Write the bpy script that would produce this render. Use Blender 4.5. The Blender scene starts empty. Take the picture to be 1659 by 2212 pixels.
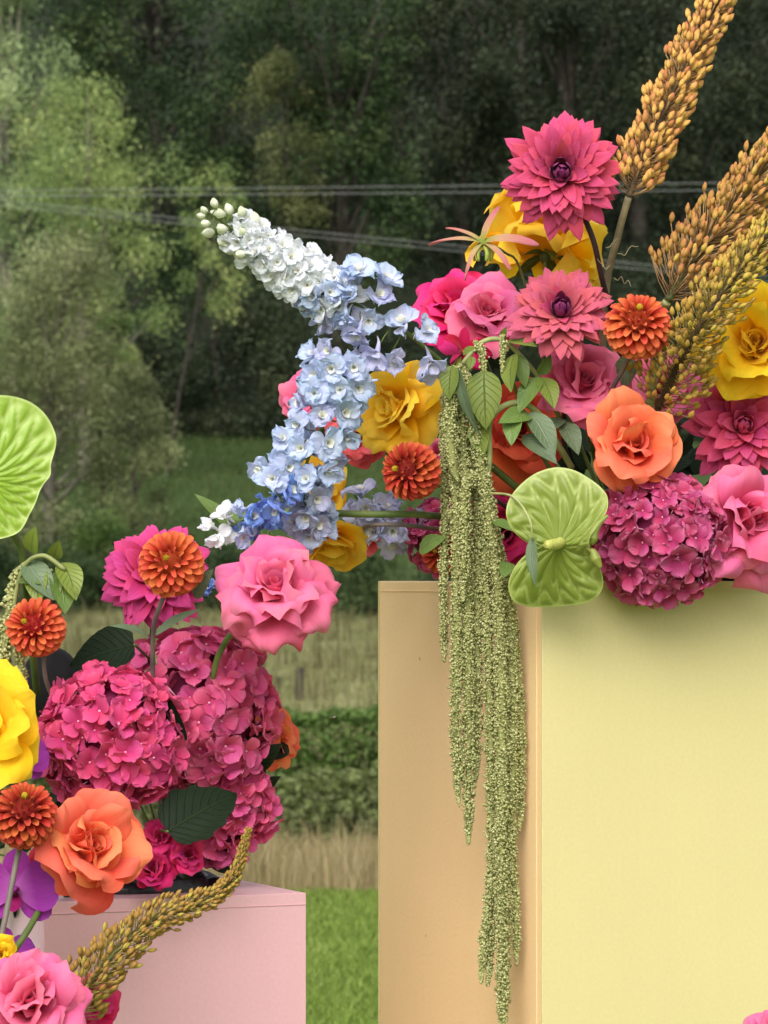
import bpy, math, random
import numpy as np
from mathutils import Vector, Matrix, Quaternion

# ------------------------------------------------------------------ camera, light, exposure
F, CX, YH, CAMZ = 8000.0, 829.5, 1253.0, 1.5        # focal length and horizon in photo pixels (1659 x 2212)
scene = bpy.context.scene
cam_data = bpy.data.cameras.new('camera')
cam = bpy.data.objects.new('camera', cam_data)
scene.collection.objects.link(cam)
cam.location = (0, 0, CAMZ)
cam.rotation_euler = (math.radians(90), 0, 0)
cam_data.sensor_fit = 'HORIZONTAL'
cam_data.sensor_width = 36.0
cam_data.lens = F / 1659.0 * 36.0
cam_data.shift_y = (YH - 1106.0) / 1659.0
cam_data.clip_start = 0.1
cam_data.clip_end = 3000
cam_data.dof.use_dof = True
cam_data.dof.focus_distance = 3.5
cam_data.dof.aperture_fstop = 36.0
scene.camera = cam

SUN_EL, SUN_AZ = math.radians(44), math.radians(192)   # azimuth clockwise from +Y (the view direction)
world = bpy.data.worlds.new('World')
scene.world = world
world.use_nodes = True
wn, wl = world.node_tree.nodes, world.node_tree.links
wn.clear()
wo = wn.new('ShaderNodeOutputWorld'); wb = wn.new('ShaderNodeBackground')
sky = wn.new('ShaderNodeTexSky'); sky.sky_type = 'NISHITA'; sky.sun_disc = False
sky.sun_elevation = SUN_EL; sky.sun_rotation = SUN_AZ
sky.air_density = 1.0; sky.dust_density = 4.0; sky.ozone_density = 1.0
hs = wn.new('ShaderNodeHueSaturation'); hs.inputs['Saturation'].default_value = 0.18   # thin bright cloud
wl.new(sky.outputs[0], hs.inputs['Color']); wl.new(hs.outputs[0], wb.inputs[0])
wb.inputs[1].default_value = 0.14
wl.new(wb.outputs[0], wo.inputs[0])
sd = bpy.data.lights.new('sun', 'SUN'); sd.energy = 1.15; sd.angle = math.radians(45); sd.color = (1.0, 0.94, 0.85)
sun = bpy.data.objects.new('sun', sd); scene.collection.objects.link(sun)
sdir = Vector((math.sin(SUN_AZ) * math.cos(SUN_EL), math.cos(SUN_AZ) * math.cos(SUN_EL), math.sin(SUN_EL)))
sun.rotation_euler = sdir.to_track_quat('Z', 'Y').to_euler()
vs = scene.view_settings
scene.display_settings.display_device = 'sRGB'
vs.view_transform = 'Standard'; vs.look = 'None'; vs.gamma = 1.0; vs.use_curve_mapping = False
vs.exposure = 0.70
scene.cycles.max_bounces = 7; scene.cycles.transmission_bounces = 4; scene.cycles.diffuse_bounces = 4

# ------------------------------------------------------------------ helpers
COL = scene.collection
RNG = np.random.default_rng(7)
random.seed(7)

def P(x, y, d):
    return Vector(((x - CX) / F * d, d, CAMZ - (y - YH) / F * d))
def lin(c):
    return tuple(((v / 255) / 12.92 if v / 255 <= 0.04045 else ((v / 255 + 0.055) / 1.055) ** 2.4) for v in c)
def ease(a, b, x):
    t = np.clip((np.asarray(x, float) - a) / (b - a), 0, 1)
    return t * t * (3 - 2 * t)

def mesh_np(name, verts, faces, mat=None, smooth=True, puv=None, fattr=None):
    """faces: (n,3) or (n,4) int array, or a list of such arrays"""
    me = bpy.data.meshes.new(name)
    verts = np.asarray(verts, np.float32)
    fl = faces if isinstance(faces, list) else [faces]
    fl = [np.asarray(f, np.int32) for f in fl if len(f)]
    nl = sum(f.size for f in fl); nf = sum(len(f) for f in fl)
    me.vertices.add(len(verts)); me.vertices.foreach_set('co', verts.ravel())
    me.loops.add(nl); me.loops.foreach_set('vertex_index', np.concatenate([f.ravel() for f in fl]))
    me.polygons.add(nf)
    tot = np.concatenate([np.full(len(f), f.shape[1], np.int32) for f in fl])
    me.polygons.foreach_set('loop_start', np.concatenate([[0], np.cumsum(tot)[:-1]]).astype(np.int32))
    me.polygons.foreach_set('loop_total', tot)
    me.polygons.foreach_set('use_smooth', np.full(nf, bool(smooth)))
    if puv is not None:
        a = me.attributes.new('puv', 'FLOAT_VECTOR', 'POINT'); a.data.foreach_set('vector', np.asarray(puv, np.float32).ravel())
    if fattr is not None:
        a = me.attributes.new('cv', 'FLOAT', 'POINT'); a.data.foreach_set('value', np.asarray(fattr, np.float32).ravel())
    me.update(calc_edges=True)
    if mat: me.materials.append(mat)
    return me

def thing(name, label, cat, loc=(0, 0, 0), face=None, roll=0.0, group=None):
    o = bpy.data.objects.new(name, None); COL.objects.link(o)
    o.empty_display_size = 0.02
    m = Matrix.Translation(Vector(loc))
    if face is not None:
        m = m @ facing(face, roll)
    o.matrix_world = m; M[o.name] = m.copy()
    o['label'] = label; o['category'] = cat
    if group: o['group'] = group
    return o
M = {}
def facing(f, roll=0.0):
    z = Vector((f[0], -f[2], f[1])).normalized()          # right, up, towards the camera
    up = Vector((0, 0, 1)) if abs(z.z) < 0.98 else Vector((0, 1, 0))
    x = up.cross(z).normalized(); y = z.cross(x)
    m = Matrix((x, y, z)).transposed().to_4x4()
    return m @ Matrix.Rotation(roll, 4, 'Z')
def part(name, me, parent, mat4=None, label=None, kind=None):
    o = bpy.data.objects.new(name, me); COL.objects.link(o)
    o.parent = parent
    if mat4 is not None: o.matrix_basis = mat4
    if label: o['label'] = label
    if kind: o['kind'] = kind
    return o
def tag(o, label=None, cat=None, group=None, kind=None):
    for k, v in (('label', label), ('category', cat), ('group', group), ('kind', kind)):
        if v: o[k] = v
    return o
def top(name, me, label=None, cat=None, group=None, kind=None, loc=(0, 0, 0)):
    o = bpy.data.objects.new(name, me); COL.objects.link(o); o.location = loc
    return tag(o, label, cat, group, kind)

_gf = {}
def grid_faces(nv, nu):
    if (nv, nu) not in _gf:
        i = np.arange(nv)[:, None] * (nu + 1) + np.arange(nu)[None, :]
        i = i.ravel()
        _gf[(nv, nu)] = np.stack([i, i + 1, i + nu + 2, i + nu + 1], 1)
    return _gf[(nv, nu)]

def catmull(pts, n=8):
    p = [Vector(q) for q in pts]
    if len(p) < 3: 
        return [p[0].lerp(p[-1], i / n) for i in range(n + 1)]
    p = [2 * p[0] - p[1]] + p + [2 * p[-1] - p[-2]]
    out = []
    for i in range(1, len(p) - 2):
        for k in range(n):
            t = k / n
            a, b, c, d = p[i - 1], p[i], p[i + 1], p[i + 2]
            out.append(0.5 * ((2 * b) + (c - a) * t + (2 * a - 5 * b + 4 * c - d) * t * t + (3 * b - a - 3 * c + d) * t ** 3))
    out.append(p[-2])
    return out
def tube_data(pts, rad, sides=8, cap=True):
    pts = [Vector(p) for p in pts]; n = len(pts)
    if not hasattr(rad, '__len__'): rad = [rad] * n
    if len(rad) != n: rad = list(np.interp(np.linspace(0, 1, n), np.linspace(0, 1, len(rad)), rad))
    V = []
    ref = None
    for i, p in enumerate(pts):
        t = (pts[min(i + 1, n - 1)] - pts[max(i - 1, 0)])
        t = t.normalized() if t.length > 1e-9 else Vector((0, 0, 1))
        if ref is None: ref = t.orthogonal().normalized()
        ref = (ref - t * ref.dot(t)); ref = ref.normalized() if ref.length > 1e-6 else t.orthogonal().normalized()
        b = t.cross(ref)
        for k in range(sides):
            a = 2 * math.pi * k / sides
            V.append(p + (ref * math.cos(a) + b * math.sin(a)) * rad[i])
    i = np.arange(n - 1)[:, None] * sides; k = np.arange(sides)[None, :]; k2 = (k + 1) % sides
    Fq = np.stack([i + k, i + k2, i + sides + k2, i + sides + k], -1).reshape(-1, 4)
    T = np.zeros((0, 3), int)
    if cap:
        V.append(pts[0]); V.append(pts[-1]); c0 = n * sides
        kk = np.arange(sides); e = (n - 1) * sides
        T = np.concatenate([np.stack([np.full(sides, c0), (kk + 1) % sides, kk], 1),
                            np.stack([np.full(sides, c0 + 1), e + kk, e + (kk + 1) % sides], 1)])
    tt = np.repeat(np.linspace(0, 1, n), sides)
    tt = np.concatenate([tt, [0, 1]]) if cap else tt
    return np.array([tuple(v) for v in V]), Fq, T, tt
def tube_mesh(name, pts, rad, mat, sides=8, inv=None):
    V, Fq, T, tt = tube_data(pts, rad, sides)
    if inv is not None: V = xf(inv, V)
    return mesh_np(name, V, [Fq, T], mat, puv=np.stack([tt * 0, tt, tt * 0], 1))
def xf(m, V):
    a = np.array(m); V = np.asarray(V, float)
    return V @ a[:3, :3].T + a[:3, 3]
class Acc:
    def __init__(s): s.V = []; s.Q = []; s.T = []; s.A = []; s.n = 0
    def add(s, V, Q=None, T=None, a=None):
        V = np.asarray(V, float)
        if Q is not None and len(Q): s.Q.append(np.asarray(Q) + s.n)
        if T is not None and len(T): s.T.append(np.asarray(T) + s.n)
        s.A.append(np.full(len(V), 0.5 if a is None else a) if np.isscalar(a) or a is None else np.asarray(a))
        s.V.append(V); s.n += len(V)
    def mesh(s, name, mat, smooth=True):
        fl = []
        if s.Q: fl.append(np.concatenate(s.Q))
        if s.T: fl.append(np.concatenate(s.T))
        A = np.concatenate(s.A)
        return mesh_np(name, np.concatenate(s.V), fl, mat, smooth, puv=np.stack([A * 0, A, A], 1), fattr=A)

# ------------------------------------------------------------------ materials
def nodes(name):
    m = bpy.data.materials.new(name); m.use_nodes = True
    n, l = m.node_tree.nodes, m.node_tree.links; n.clear()
    out = n.new('ShaderNodeOutputMaterial')
    return m, n, l, out
def math_node(n, l, op, a, b=None):
    q = n.new('ShaderNodeMath'); q.operation = op
    for i, v in enumerate((a, b)):
        if v is None: continue
        if isinstance(v, (int, float)): q.inputs[i].default_value = v
        else: l.new(v, q.inputs[i])
    return q.outputs[0]
def petal_mat(name, base, mid, tip, trans=0.3, streak=0.12, var=0.10, rough=0.7, stops=(0.0, 0.45, 1.0), streaks=7.0, hue=0.012):
    m, n, l, out = nodes(name)
    tip_l = lin(tip)
    at = n.new('ShaderNodeAttribute'); at.attribute_name = 'puv'
    sp = n.new('ShaderNodeSeparateXYZ'); l.new(at.outputs['Vector'], sp.inputs[0])
    rp = n.new('ShaderNodeValToRGB'); e = rp.color_ramp.elements
    e[0].position, e[0].color = stops[0], (*lin(base), 1)
    e[1].position, e[1].color = stops[2], (*lin(tip), 1)
    q = e.new(stops[1]); q.color = (*lin(mid), 1)
    oi = n.new('ShaderNodeObjectInfo')
    cb = n.new('ShaderNodeCombineXYZ')
    l.new(math_node(n, l, 'MULTIPLY', sp.outputs[0], streaks), cb.inputs[0])
    l.new(math_node(n, l, 'MULTIPLY', sp.outputs[1], 1.6), cb.inputs[1])
    l.new(math_node(n, l, 'MULTIPLY', oi.outputs['Random'], 37.0), cb.inputs[2])
    nz = n.new('ShaderNodeTexNoise'); nz.inputs['Scale'].default_value = 1.0; nz.inputs['Detail'].default_value = 3
    l.new(cb.outputs[0], nz.inputs['Vector'])
    # streaks also shift where the colour ramp turns
    l.new(math_node(n, l, 'ADD', sp.outputs[1], math_node(n, l, 'MULTIPLY', math_node(n, l, 'SUBTRACT', nz.outputs[0], 0.5), 0.25)), rp.inputs[0])
    hv = n.new('ShaderNodeHueSaturation')
    l.new(rp.outputs[0], hv.inputs['Color'])
    l.new(math_node(n, l, 'ADD', math_node(n, l, 'MULTIPLY', oi.outputs['Random'], 2 * hue), 0.5 - hue), hv.inputs['Hue'])
    v1 = math_node(n, l, 'ADD', math_node(n, l, 'MULTIPLY', math_node(n, l, 'SUBTRACT', nz.outputs[0], 0.5), 2 * streak), 1.0)
    v2 = math_node(n, l, 'ADD', math_node(n, l, 'MULTIPLY', oi.outputs['Random'], 2 * var), 1.0 - var)
    l.new(math_node(n, l, 'MULTIPLY', v1, v2), hv.inputs['Value'])
    b = n.new('ShaderNodeBsdfPrincipled'); b.inputs['Roughness'].default_value = rough
    b.inputs['Specular IOR Level'].default_value = 0.16 if rough > .5 else .45
    b.inputs['Sheen Weight'].default_value = 0.08; b.inputs['Sheen Roughness'].default_value = 0.4
    l.new(hv.outputs[0], b.inputs['Base Color'])
    t = n.new('ShaderNodeBsdfTranslucent'); l.new(hv.outputs[0], t.inputs['Color'])
    # fine lengthwise veins and a slightly crisped, browned rim
    cb2 = n.new('ShaderNodeCombineXYZ')
    l.new(math_node(n, l, 'MULTIPLY', sp.outputs[0], streaks * 4.5), cb2.inputs[0]); l.new(math_node(n, l, 'MULTIPLY', sp.outputs[1], 3.0), cb2.inputs[1]); l.new(math_node(n, l, 'MULTIPLY', oi.outputs['Random'], 91.0), cb2.inputs[2])
    nf = n.new('ShaderNodeTexNoise'); nf.inputs['Scale'].default_value = 1.0; nf.inputs['Detail'].default_value = 4; l.new(cb2.outputs[0], nf.inputs['Vector'])
    rim = n.new('ShaderNodeMapRange'); rim.inputs[1].default_value = 1.0; rim.inputs[2].default_value = 1.14; rim.inputs[4].default_value = .4
    l.new(math_node(n, l, 'ADD', sp.outputs[1], math_node(n, l, 'MULTIPLY', math_node(n, l, 'SUBTRACT', nf.outputs[0], .42), .9)), rim.inputs[0])
    rim2 = n.new('ShaderNodeMapRange'); rim2.inputs[1].default_value = .90; rim2.inputs[2].default_value = .98; l.new(sp.outputs[1], rim2.inputs[0])
    mb = n.new('ShaderNodeMix'); mb.data_type = 'RGBA'; l.new(math_node(n, l, 'MULTIPLY', rim.outputs[0], rim2.outputs[0]), mb.inputs[0])
    l.new(hv.outputs[0], mb.inputs[6]); mb.inputs[7].default_value = (tip_l[0] * .62, tip_l[1] * .75 + .05, tip_l[2] * .6 + .01, 1)
    hf = n.new('ShaderNodeHueSaturation'); l.new(mb.outputs[2], hf.inputs['Color'])
    l.new(math_node(n, l, 'ADD', math_node(n, l, 'MULTIPLY', nf.outputs[0], .9 * streak + .04), 1 - .45 * streak - .02), hf.inputs['Value'])
    l.new(hf.outputs[0], b.inputs['Base Color']); l.new(hf.outputs[0], t.inputs['Color'])
    bp = n.new('ShaderNodeBump'); bp.inputs['Strength'].default_value = 0.35; bp.inputs['Distance'].default_value = 0.0015
    l.new(math_node(n, l, 'ADD', nz.outputs[0], math_node(n, l, 'MULTIPLY', nf.outputs[0], .8)), bp.inputs['Height']); l.new(bp.outputs[0], b.inputs['Normal'])
    mx = n.new('ShaderNodeMixShader'); mx.inputs[0].default_value = trans
    l.new(b.outputs[0], mx.inputs[1]); l.new(t.outputs[0], mx.inputs[2]); l.new(mx.outputs[0], out.inputs[0])
    return m
def leaf_mat(name, c1, c2, vein, rough=0.45, trans=0.18, nv=7.0, slant=0.55, var=0.15, midw=0.07, bump=0.5, spec=0.4):
    m, n, l, out = nodes(name)
    at = n.new('ShaderNodeAttribute'); at.attribute_name = 'puv'
    sp = n.new('ShaderNodeSeparateXYZ'); l.new(at.outputs['Vector'], sp.inputs[0])
    oi = n.new('ShaderNodeObjectInfo'); tc = n.new('ShaderNodeTexCoord')
    au = math_node(n, l, 'ABSOLUTE', sp.outputs[0])
    q = math_node(n, l, 'SUBTRACT', math_node(n, l, 'MULTIPLY', sp.outputs[1], nv), math_node(n, l, 'MULTIPLY', au, nv * slant * 0.5))
    saw = math_node(n, l, 'ABSOLUTE', math_node(n, l, 'SUBTRACT', math_node(n, l, 'FRACT', q), 0.5))       # 0.5 at vein, 0 between
    vline = n.new('ShaderNodeMapRange'); vline.inputs[1].default_value = 0.40; vline.inputs[2].default_value = 0.5
    l.new(saw, vline.inputs[0])
    mline = n.new('ShaderNodeMapRange'); mline.inputs[1].default_value = midw; mline.inputs[2].default_value = 0.0
    l.new(au, mline.inputs[0])
    vv = math_node(n, l, 'MAXIMUM', math_node(n, l, 'MULTIPLY', vline.outputs[0], 0.7), mline.outputs[0])
    nz = n.new('ShaderNodeTexNoise'); nz.inputs['Scale'].default_value = 60; nz.inputs['Detail'].default_value = 3
    l.new(tc.outputs['Object'], nz.inputs['Vector'])
    m1 = n.new('ShaderNodeMix'); m1.data_type = 'RGBA'
    m1.inputs[6].default_value = (*lin(c1), 1); m1.inputs[7].default_value = (*lin(c2), 1)
    l.new(nz.outputs[0], m1.inputs[0])
    m2 = n.new('ShaderNodeMix'); m2.data_type = 'RGBA'; l.new(m1.outputs[2], m2.inputs[6]); m2.inputs[7].default_value = (*lin(vein), 1)
    l.new(vv, m2.inputs[0])
    hv = n.new('ShaderNodeHueSaturation'); l.new(m2.outputs[2], hv.inputs['Color'])
    l.new(math_node(n, l, 'ADD', math_node(n, l, 'MULTIPLY', oi.outputs['Random'], 2 * var), 1 - var), hv.inputs['Value'])
    b = n.new('ShaderNodeBsdfPrincipled'); b.inputs['Roughness'].default_value = rough; b.inputs['Specular IOR Level'].default_value = spec
    l.new(hv.outputs[0], b.inputs['Base Color'])
    bp = n.new('ShaderNodeBump'); bp.inputs['Strength'].default_value = bump; bp.inputs['Distance'].default_value = 0.002; bp.invert = True
    l.new(vv, bp.inputs['Height']); l.new(bp.outputs[0], b.inputs['Normal'])
    t = n.new('ShaderNodeBsdfTranslucent'); l.new(hv.outputs[0], t.inputs['Color'])
    mx = n.new('ShaderNodeMixShader'); mx.inputs[0].default_value = trans
    l.new(b.outputs[0], mx.inputs[1]); l.new(t.outputs[0], mx.inputs[2]); l.new(mx.outputs[0], out.inputs[0])
    return m
def plain_mat(name, c1, c2=None, scale=60.0, rough=0.6, var=0.1, spec=0.3, bump=0.0, trans=0.0, raw=False):
    m, n, l, out = nodes(name)
    c2 = c2 or c1
    f = (lambda c: c) if raw else lin
    tc = n.new('ShaderNodeTexCoord'); oi = n.new('ShaderNodeObjectInfo')
    nz = n.new('ShaderNodeTexNoise'); nz.inputs['Scale'].default_value = scale; nz.inputs['Detail'].default_value = 4
    l.new(tc.outputs['Object'], nz.inputs['Vector'])
    rp = n.new('ShaderNodeValToRGB'); e = rp.color_ramp.elements
    e[0].position, e[0].color = 0.35, (*f(c1), 1); e[1].position, e[1].color = 0.65, (*f(c2), 1)
    l.new(nz.outputs[0], rp.inputs[0])
    hv = n.new('ShaderNodeHueSaturation'); l.new(rp.outputs[0], hv.inputs['Color'])
    l.new(math_node(n, l, 'ADD', math_node(n, l, 'MULTIPLY', oi.outputs['Random'], 2 * var), 1 - var), hv.inputs['Value'])
    b = n.new('ShaderNodeBsdfPrincipled'); b.inputs['Roughness'].default_value = rough; b.inputs['Specular IOR Level'].default_value = spec
    l.new(hv.outputs[0], b.inputs['Base Color'])
    if bump:
        bp = n.new('ShaderNodeBump'); bp.inputs['Strength'].default_value = bump; bp.inputs['Distance'].default_value = 0.003
        l.new(nz.outputs[0], bp.inputs['Height']); l.new(bp.outputs[0], b.inputs['Normal'])
    if trans:
        t = n.new('ShaderNodeBsdfTranslucent'); l.new(hv.outputs[0], t.inputs['Color'])
        mx = n.new('ShaderNodeMixShader'); mx.inputs[0].default_value = trans
        l.new(b.outputs[0], mx.inputs[1]); l.new(t.outputs[0], mx.inputs[2]); l.new(mx.outputs[0], out.inputs[0])
    else: l.new(b.outputs[0], out.inputs[0])
    return m
def attr_mat(name, cols, trans=0.25, rough=0.6, attr='cv', var=0.0):
    """colour ramp over a per-leaf attribute (linear colours)"""
    m, n, l, out = nodes(name)
    at = n.new('ShaderNodeAttribute'); at.attribute_name = attr
    rp = n.new('ShaderNodeValToRGB'); e = rp.color_ramp.elements
    e[0].position, e[0].color = 0, (*cols[0], 1); e[1].position, e[1].color = 1, (*cols[-1], 1)
    for i, c in enumerate(cols[1:-1]):
        q = e.new((i + 1) / (len(cols) - 1)); q.color = (*c, 1)
    l.new(at.outputs['Fac'], rp.inputs[0])
    b = n.new('ShaderNodeBsdfPrincipled'); b.inputs['Roughness'].default_value = rough; b.inputs['Specular IOR Level'].default_value = 0.25
    l.new(rp.outputs[0], b.inputs['Base Color'])
    t = n.new('ShaderNodeBsdfTranslucent'); l.new(rp.outputs[0], t.inputs['Color'])
    mx = n.new('ShaderNodeMixShader'); mx.inputs[0].default_value = trans
    l.new(b.outputs[0], mx.inputs[1]); l.new(t.outputs[0], mx.inputs[2]); l.new(mx.outputs[0], out.inputs[0])
    return m

# ------------------------------------------------------------------ the ground
HY = np.array([-60, 0, 12, 17.6, 19, 35, 50, 75, 110, 140, 148, 160, 220, 260, 320, 420, 900], float)
HZ = np.array([0, 0, 0, 0, -.10, -1.24, -1.25, -1.1, -.55, .15, .9, 3.9, 9.8, 19, 42, 70, 110], float)
def ground_z(x, y):
    return np.interp(y, HY, HZ) + np.where(np.asarray(y) > 20, 0.10 * np.sin(np.asarray(x) * .31 + 1.3) * np.sin(np.asarray(y) * .17), 0)
def build_ground():
    ys = np.concatenate([np.linspace(-60, 8, 12), np.linspace(9, 40, 80), np.linspace(41, 170, 140), np.linspace(172, 330, 70), np.linspace(340, 900, 20)])
    xs = np.concatenate([np.linspace(-420, -30, 20), np.linspace(-28, 28, 90), np.linspace(30, 420, 20)])
    X, Y = np.meshgrid(xs, ys)
    Z = ground_z(X, Y) + np.where(Y > 19, 0.03 * RNG.standard_normal(X.shape), 0)
    m, n, l, out = nodes('ground_cover')
    tc = n.new('ShaderNodeTexCoord'); sp = n.new('ShaderNodeSeparateXYZ'); l.new(tc.outputs['Object'], sp.inputs[0])
    nz = n.new('ShaderNodeTexNoise'); nz.inputs['Scale'].default_value = 0.35; nz.inputs['Detail'].default_value = 6
    l.new(tc.outputs['Object'], nz.inputs['Vector'])
    yy = math_node(n, l, 'ADD', sp.outputs[1], math_node(n, l, 'MULTIPLY', math_node(n, l, 'SUBTRACT', nz.outputs[0], 0.5), 1.0))
    mr = n.new('ShaderNodeMapRange'); mr.inputs[1].default_value = 0; mr.inputs[2].default_value = 250; l.new(yy, mr.inputs[0])
    rp = n.new('ShaderNodeValToRGB'); e = rp.color_ramp.elements
    stops = [(0, (.12, .19, .03)), (17.3, (.12, .19, .03)), (18.0, (.17, .15, .06)), (34, (.17, .15, .06)), (37, (.07, .09, .03)),
             (70, (.19, .19, .08)), (136, (.16, .16, .07)), (142, (.04, .05, .02)), (158, (.045, .075, .02)), (216, (.04, .07, .02)), (224, (.02, .025, .012)), (250, (.015, .02, .01))]
    e[0].position, e[0].color = 0, (*stops[0][1], 1); e[1].position, e[1].color = 1, (*stops[-1][1], 1)
    for s, c in stops[1:-1]:
        q = e.new(s / 250); q.color = (*c, 1)
    l.new(mr.outputs[0], rp.inputs[0])
    n2 = n.new('ShaderNodeTexNoise'); n2.inputs['Scale'].default_value = 1.7; n2.inputs['Detail'].default_value = 8; l.new(tc.outputs['Object'], n2.inputs['Vector'])
    hv = n.new('ShaderNodeHueSaturation'); l.new(rp.outputs[0], hv.inputs['Color'])
    l.new(math_node(n, l, 'ADD', math_node(n, l, 'MULTIPLY', n2.outputs[0], 1.1), 0.45), hv.inputs['Value'])
    b = n.new('ShaderNodeBsdfPrincipled'); b.inputs['Roughness'].default_value = 0.9; b.inputs['Specular IOR Level'].default_value = 0.1
    l.new(hv.outputs[0], b.inputs['Base Color']); l.new(b.outputs[0], out.inputs[0])
    me = mesh_np('ground', np.stack([X, Y, Z], -1).reshape(-1, 3), grid_faces(len(ys) - 1, len(xs) - 1), m)
    top('ground', me, kind='structure')
build_ground()

def blades(name, n, xr, yr, h, w, cols, seed, lean=0.35, patch=None, trans=0.2, seedhead=False):
    r = np.random.default_rng(seed)
    x = r.uniform(*xr, n); y = r.uniform(*yr, n)
    if patch is not None:
        keep = r.random(n) < patch(x, y); x, y = x[keep], y[keep]; n = len(x)
    z = ground_z(x, y) - .01
    hh = r.uniform(h[0], h[1], n); a = r.uniform(0, 2 * np.pi, n); ln = r.normal(0, lean, n) * hh
    ca, sa = np.cos(a), np.sin(a); b = r.uniform(0, 2 * np.pi, n)
    base = np.stack([x, y, z], 1)
    side = np.stack([np.cos(b), np.sin(b), 0 * b], 1) * (w * r.uniform(.6, 1.4, n))[:, None]
    mid = base + np.stack([ca * ln * .35, sa * ln * .35, hh * .6], 1)
    tip = base + np.stack([ca * ln, sa * ln, hh], 1)
    V = np.stack([base - side, base + side, mid + side * .8, mid - side * .8, tip], 1).reshape(-1, 3)
    i = np.arange(n) * 5
    Q = np.stack([i, i + 1, i + 2, i + 3], 1); T = np.stack([i + 3, i + 2, i + 4], 1)
    cv = np.repeat(np.clip(r.normal(.5, .22, n), 0, 1), 5)
    me = mesh_np(name, V, [Q, T], attr_mat(name + '_colour', cols, trans), True, fattr=cv)
    return top(name, me, kind='stuff')
blades('lawn_grass', 90000, (-2.6, 1.2), (11.6, 18.1), (.02, .055), .003, [(.08, .13, .018), (.17, .25, .04), (.28, .34, .09)], 1, .8)
blades('dry_grass', 60000, (-7, 3), (17.7, 34.6), (.10, .44), .0032, [(.13, .13, .045), (.30, .235, .115), (.46, .37, .22)], 2, .38, lambda x, y: .35 + .65 * (np.sin(x * 2.3 + y) * np.sin(x * .9 - y * .7) > -.2))
blades('field_grass', 42000, (-16, 9), (52, 142), (.06, .22), .02, [(.10, .12, .04), (.18, .19, .075), (.28, .26, .12)], 3, .6, lambda x, y: .3 + .7 * (np.sin(x * 1.1 + y * .23) * np.sin(x * .5 - y * .31) > -.1))
blades('rough_pasture_grass', 16000, (-16, 12), (152, 224), (.15, .45), .03, [(.03, .055, .012), (.05, .085, .02), (.09, .10, .03)], 4, .4)
def tussocks(x, y):
    s = np.sin(x * 1.9 + np.sin(y * .7) * 2) * np.sin(y * .35 + x * .6)
    return np.clip((s - .45) * 3, 0, 1)
blades('rush_tussocks', 26000, (-14, 8), (66, 140), (.3, .95), .016, [(.05, .06, .02), (.11, .10, .04), (.20, .16, .08)], 5, .22, tussocks)

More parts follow.
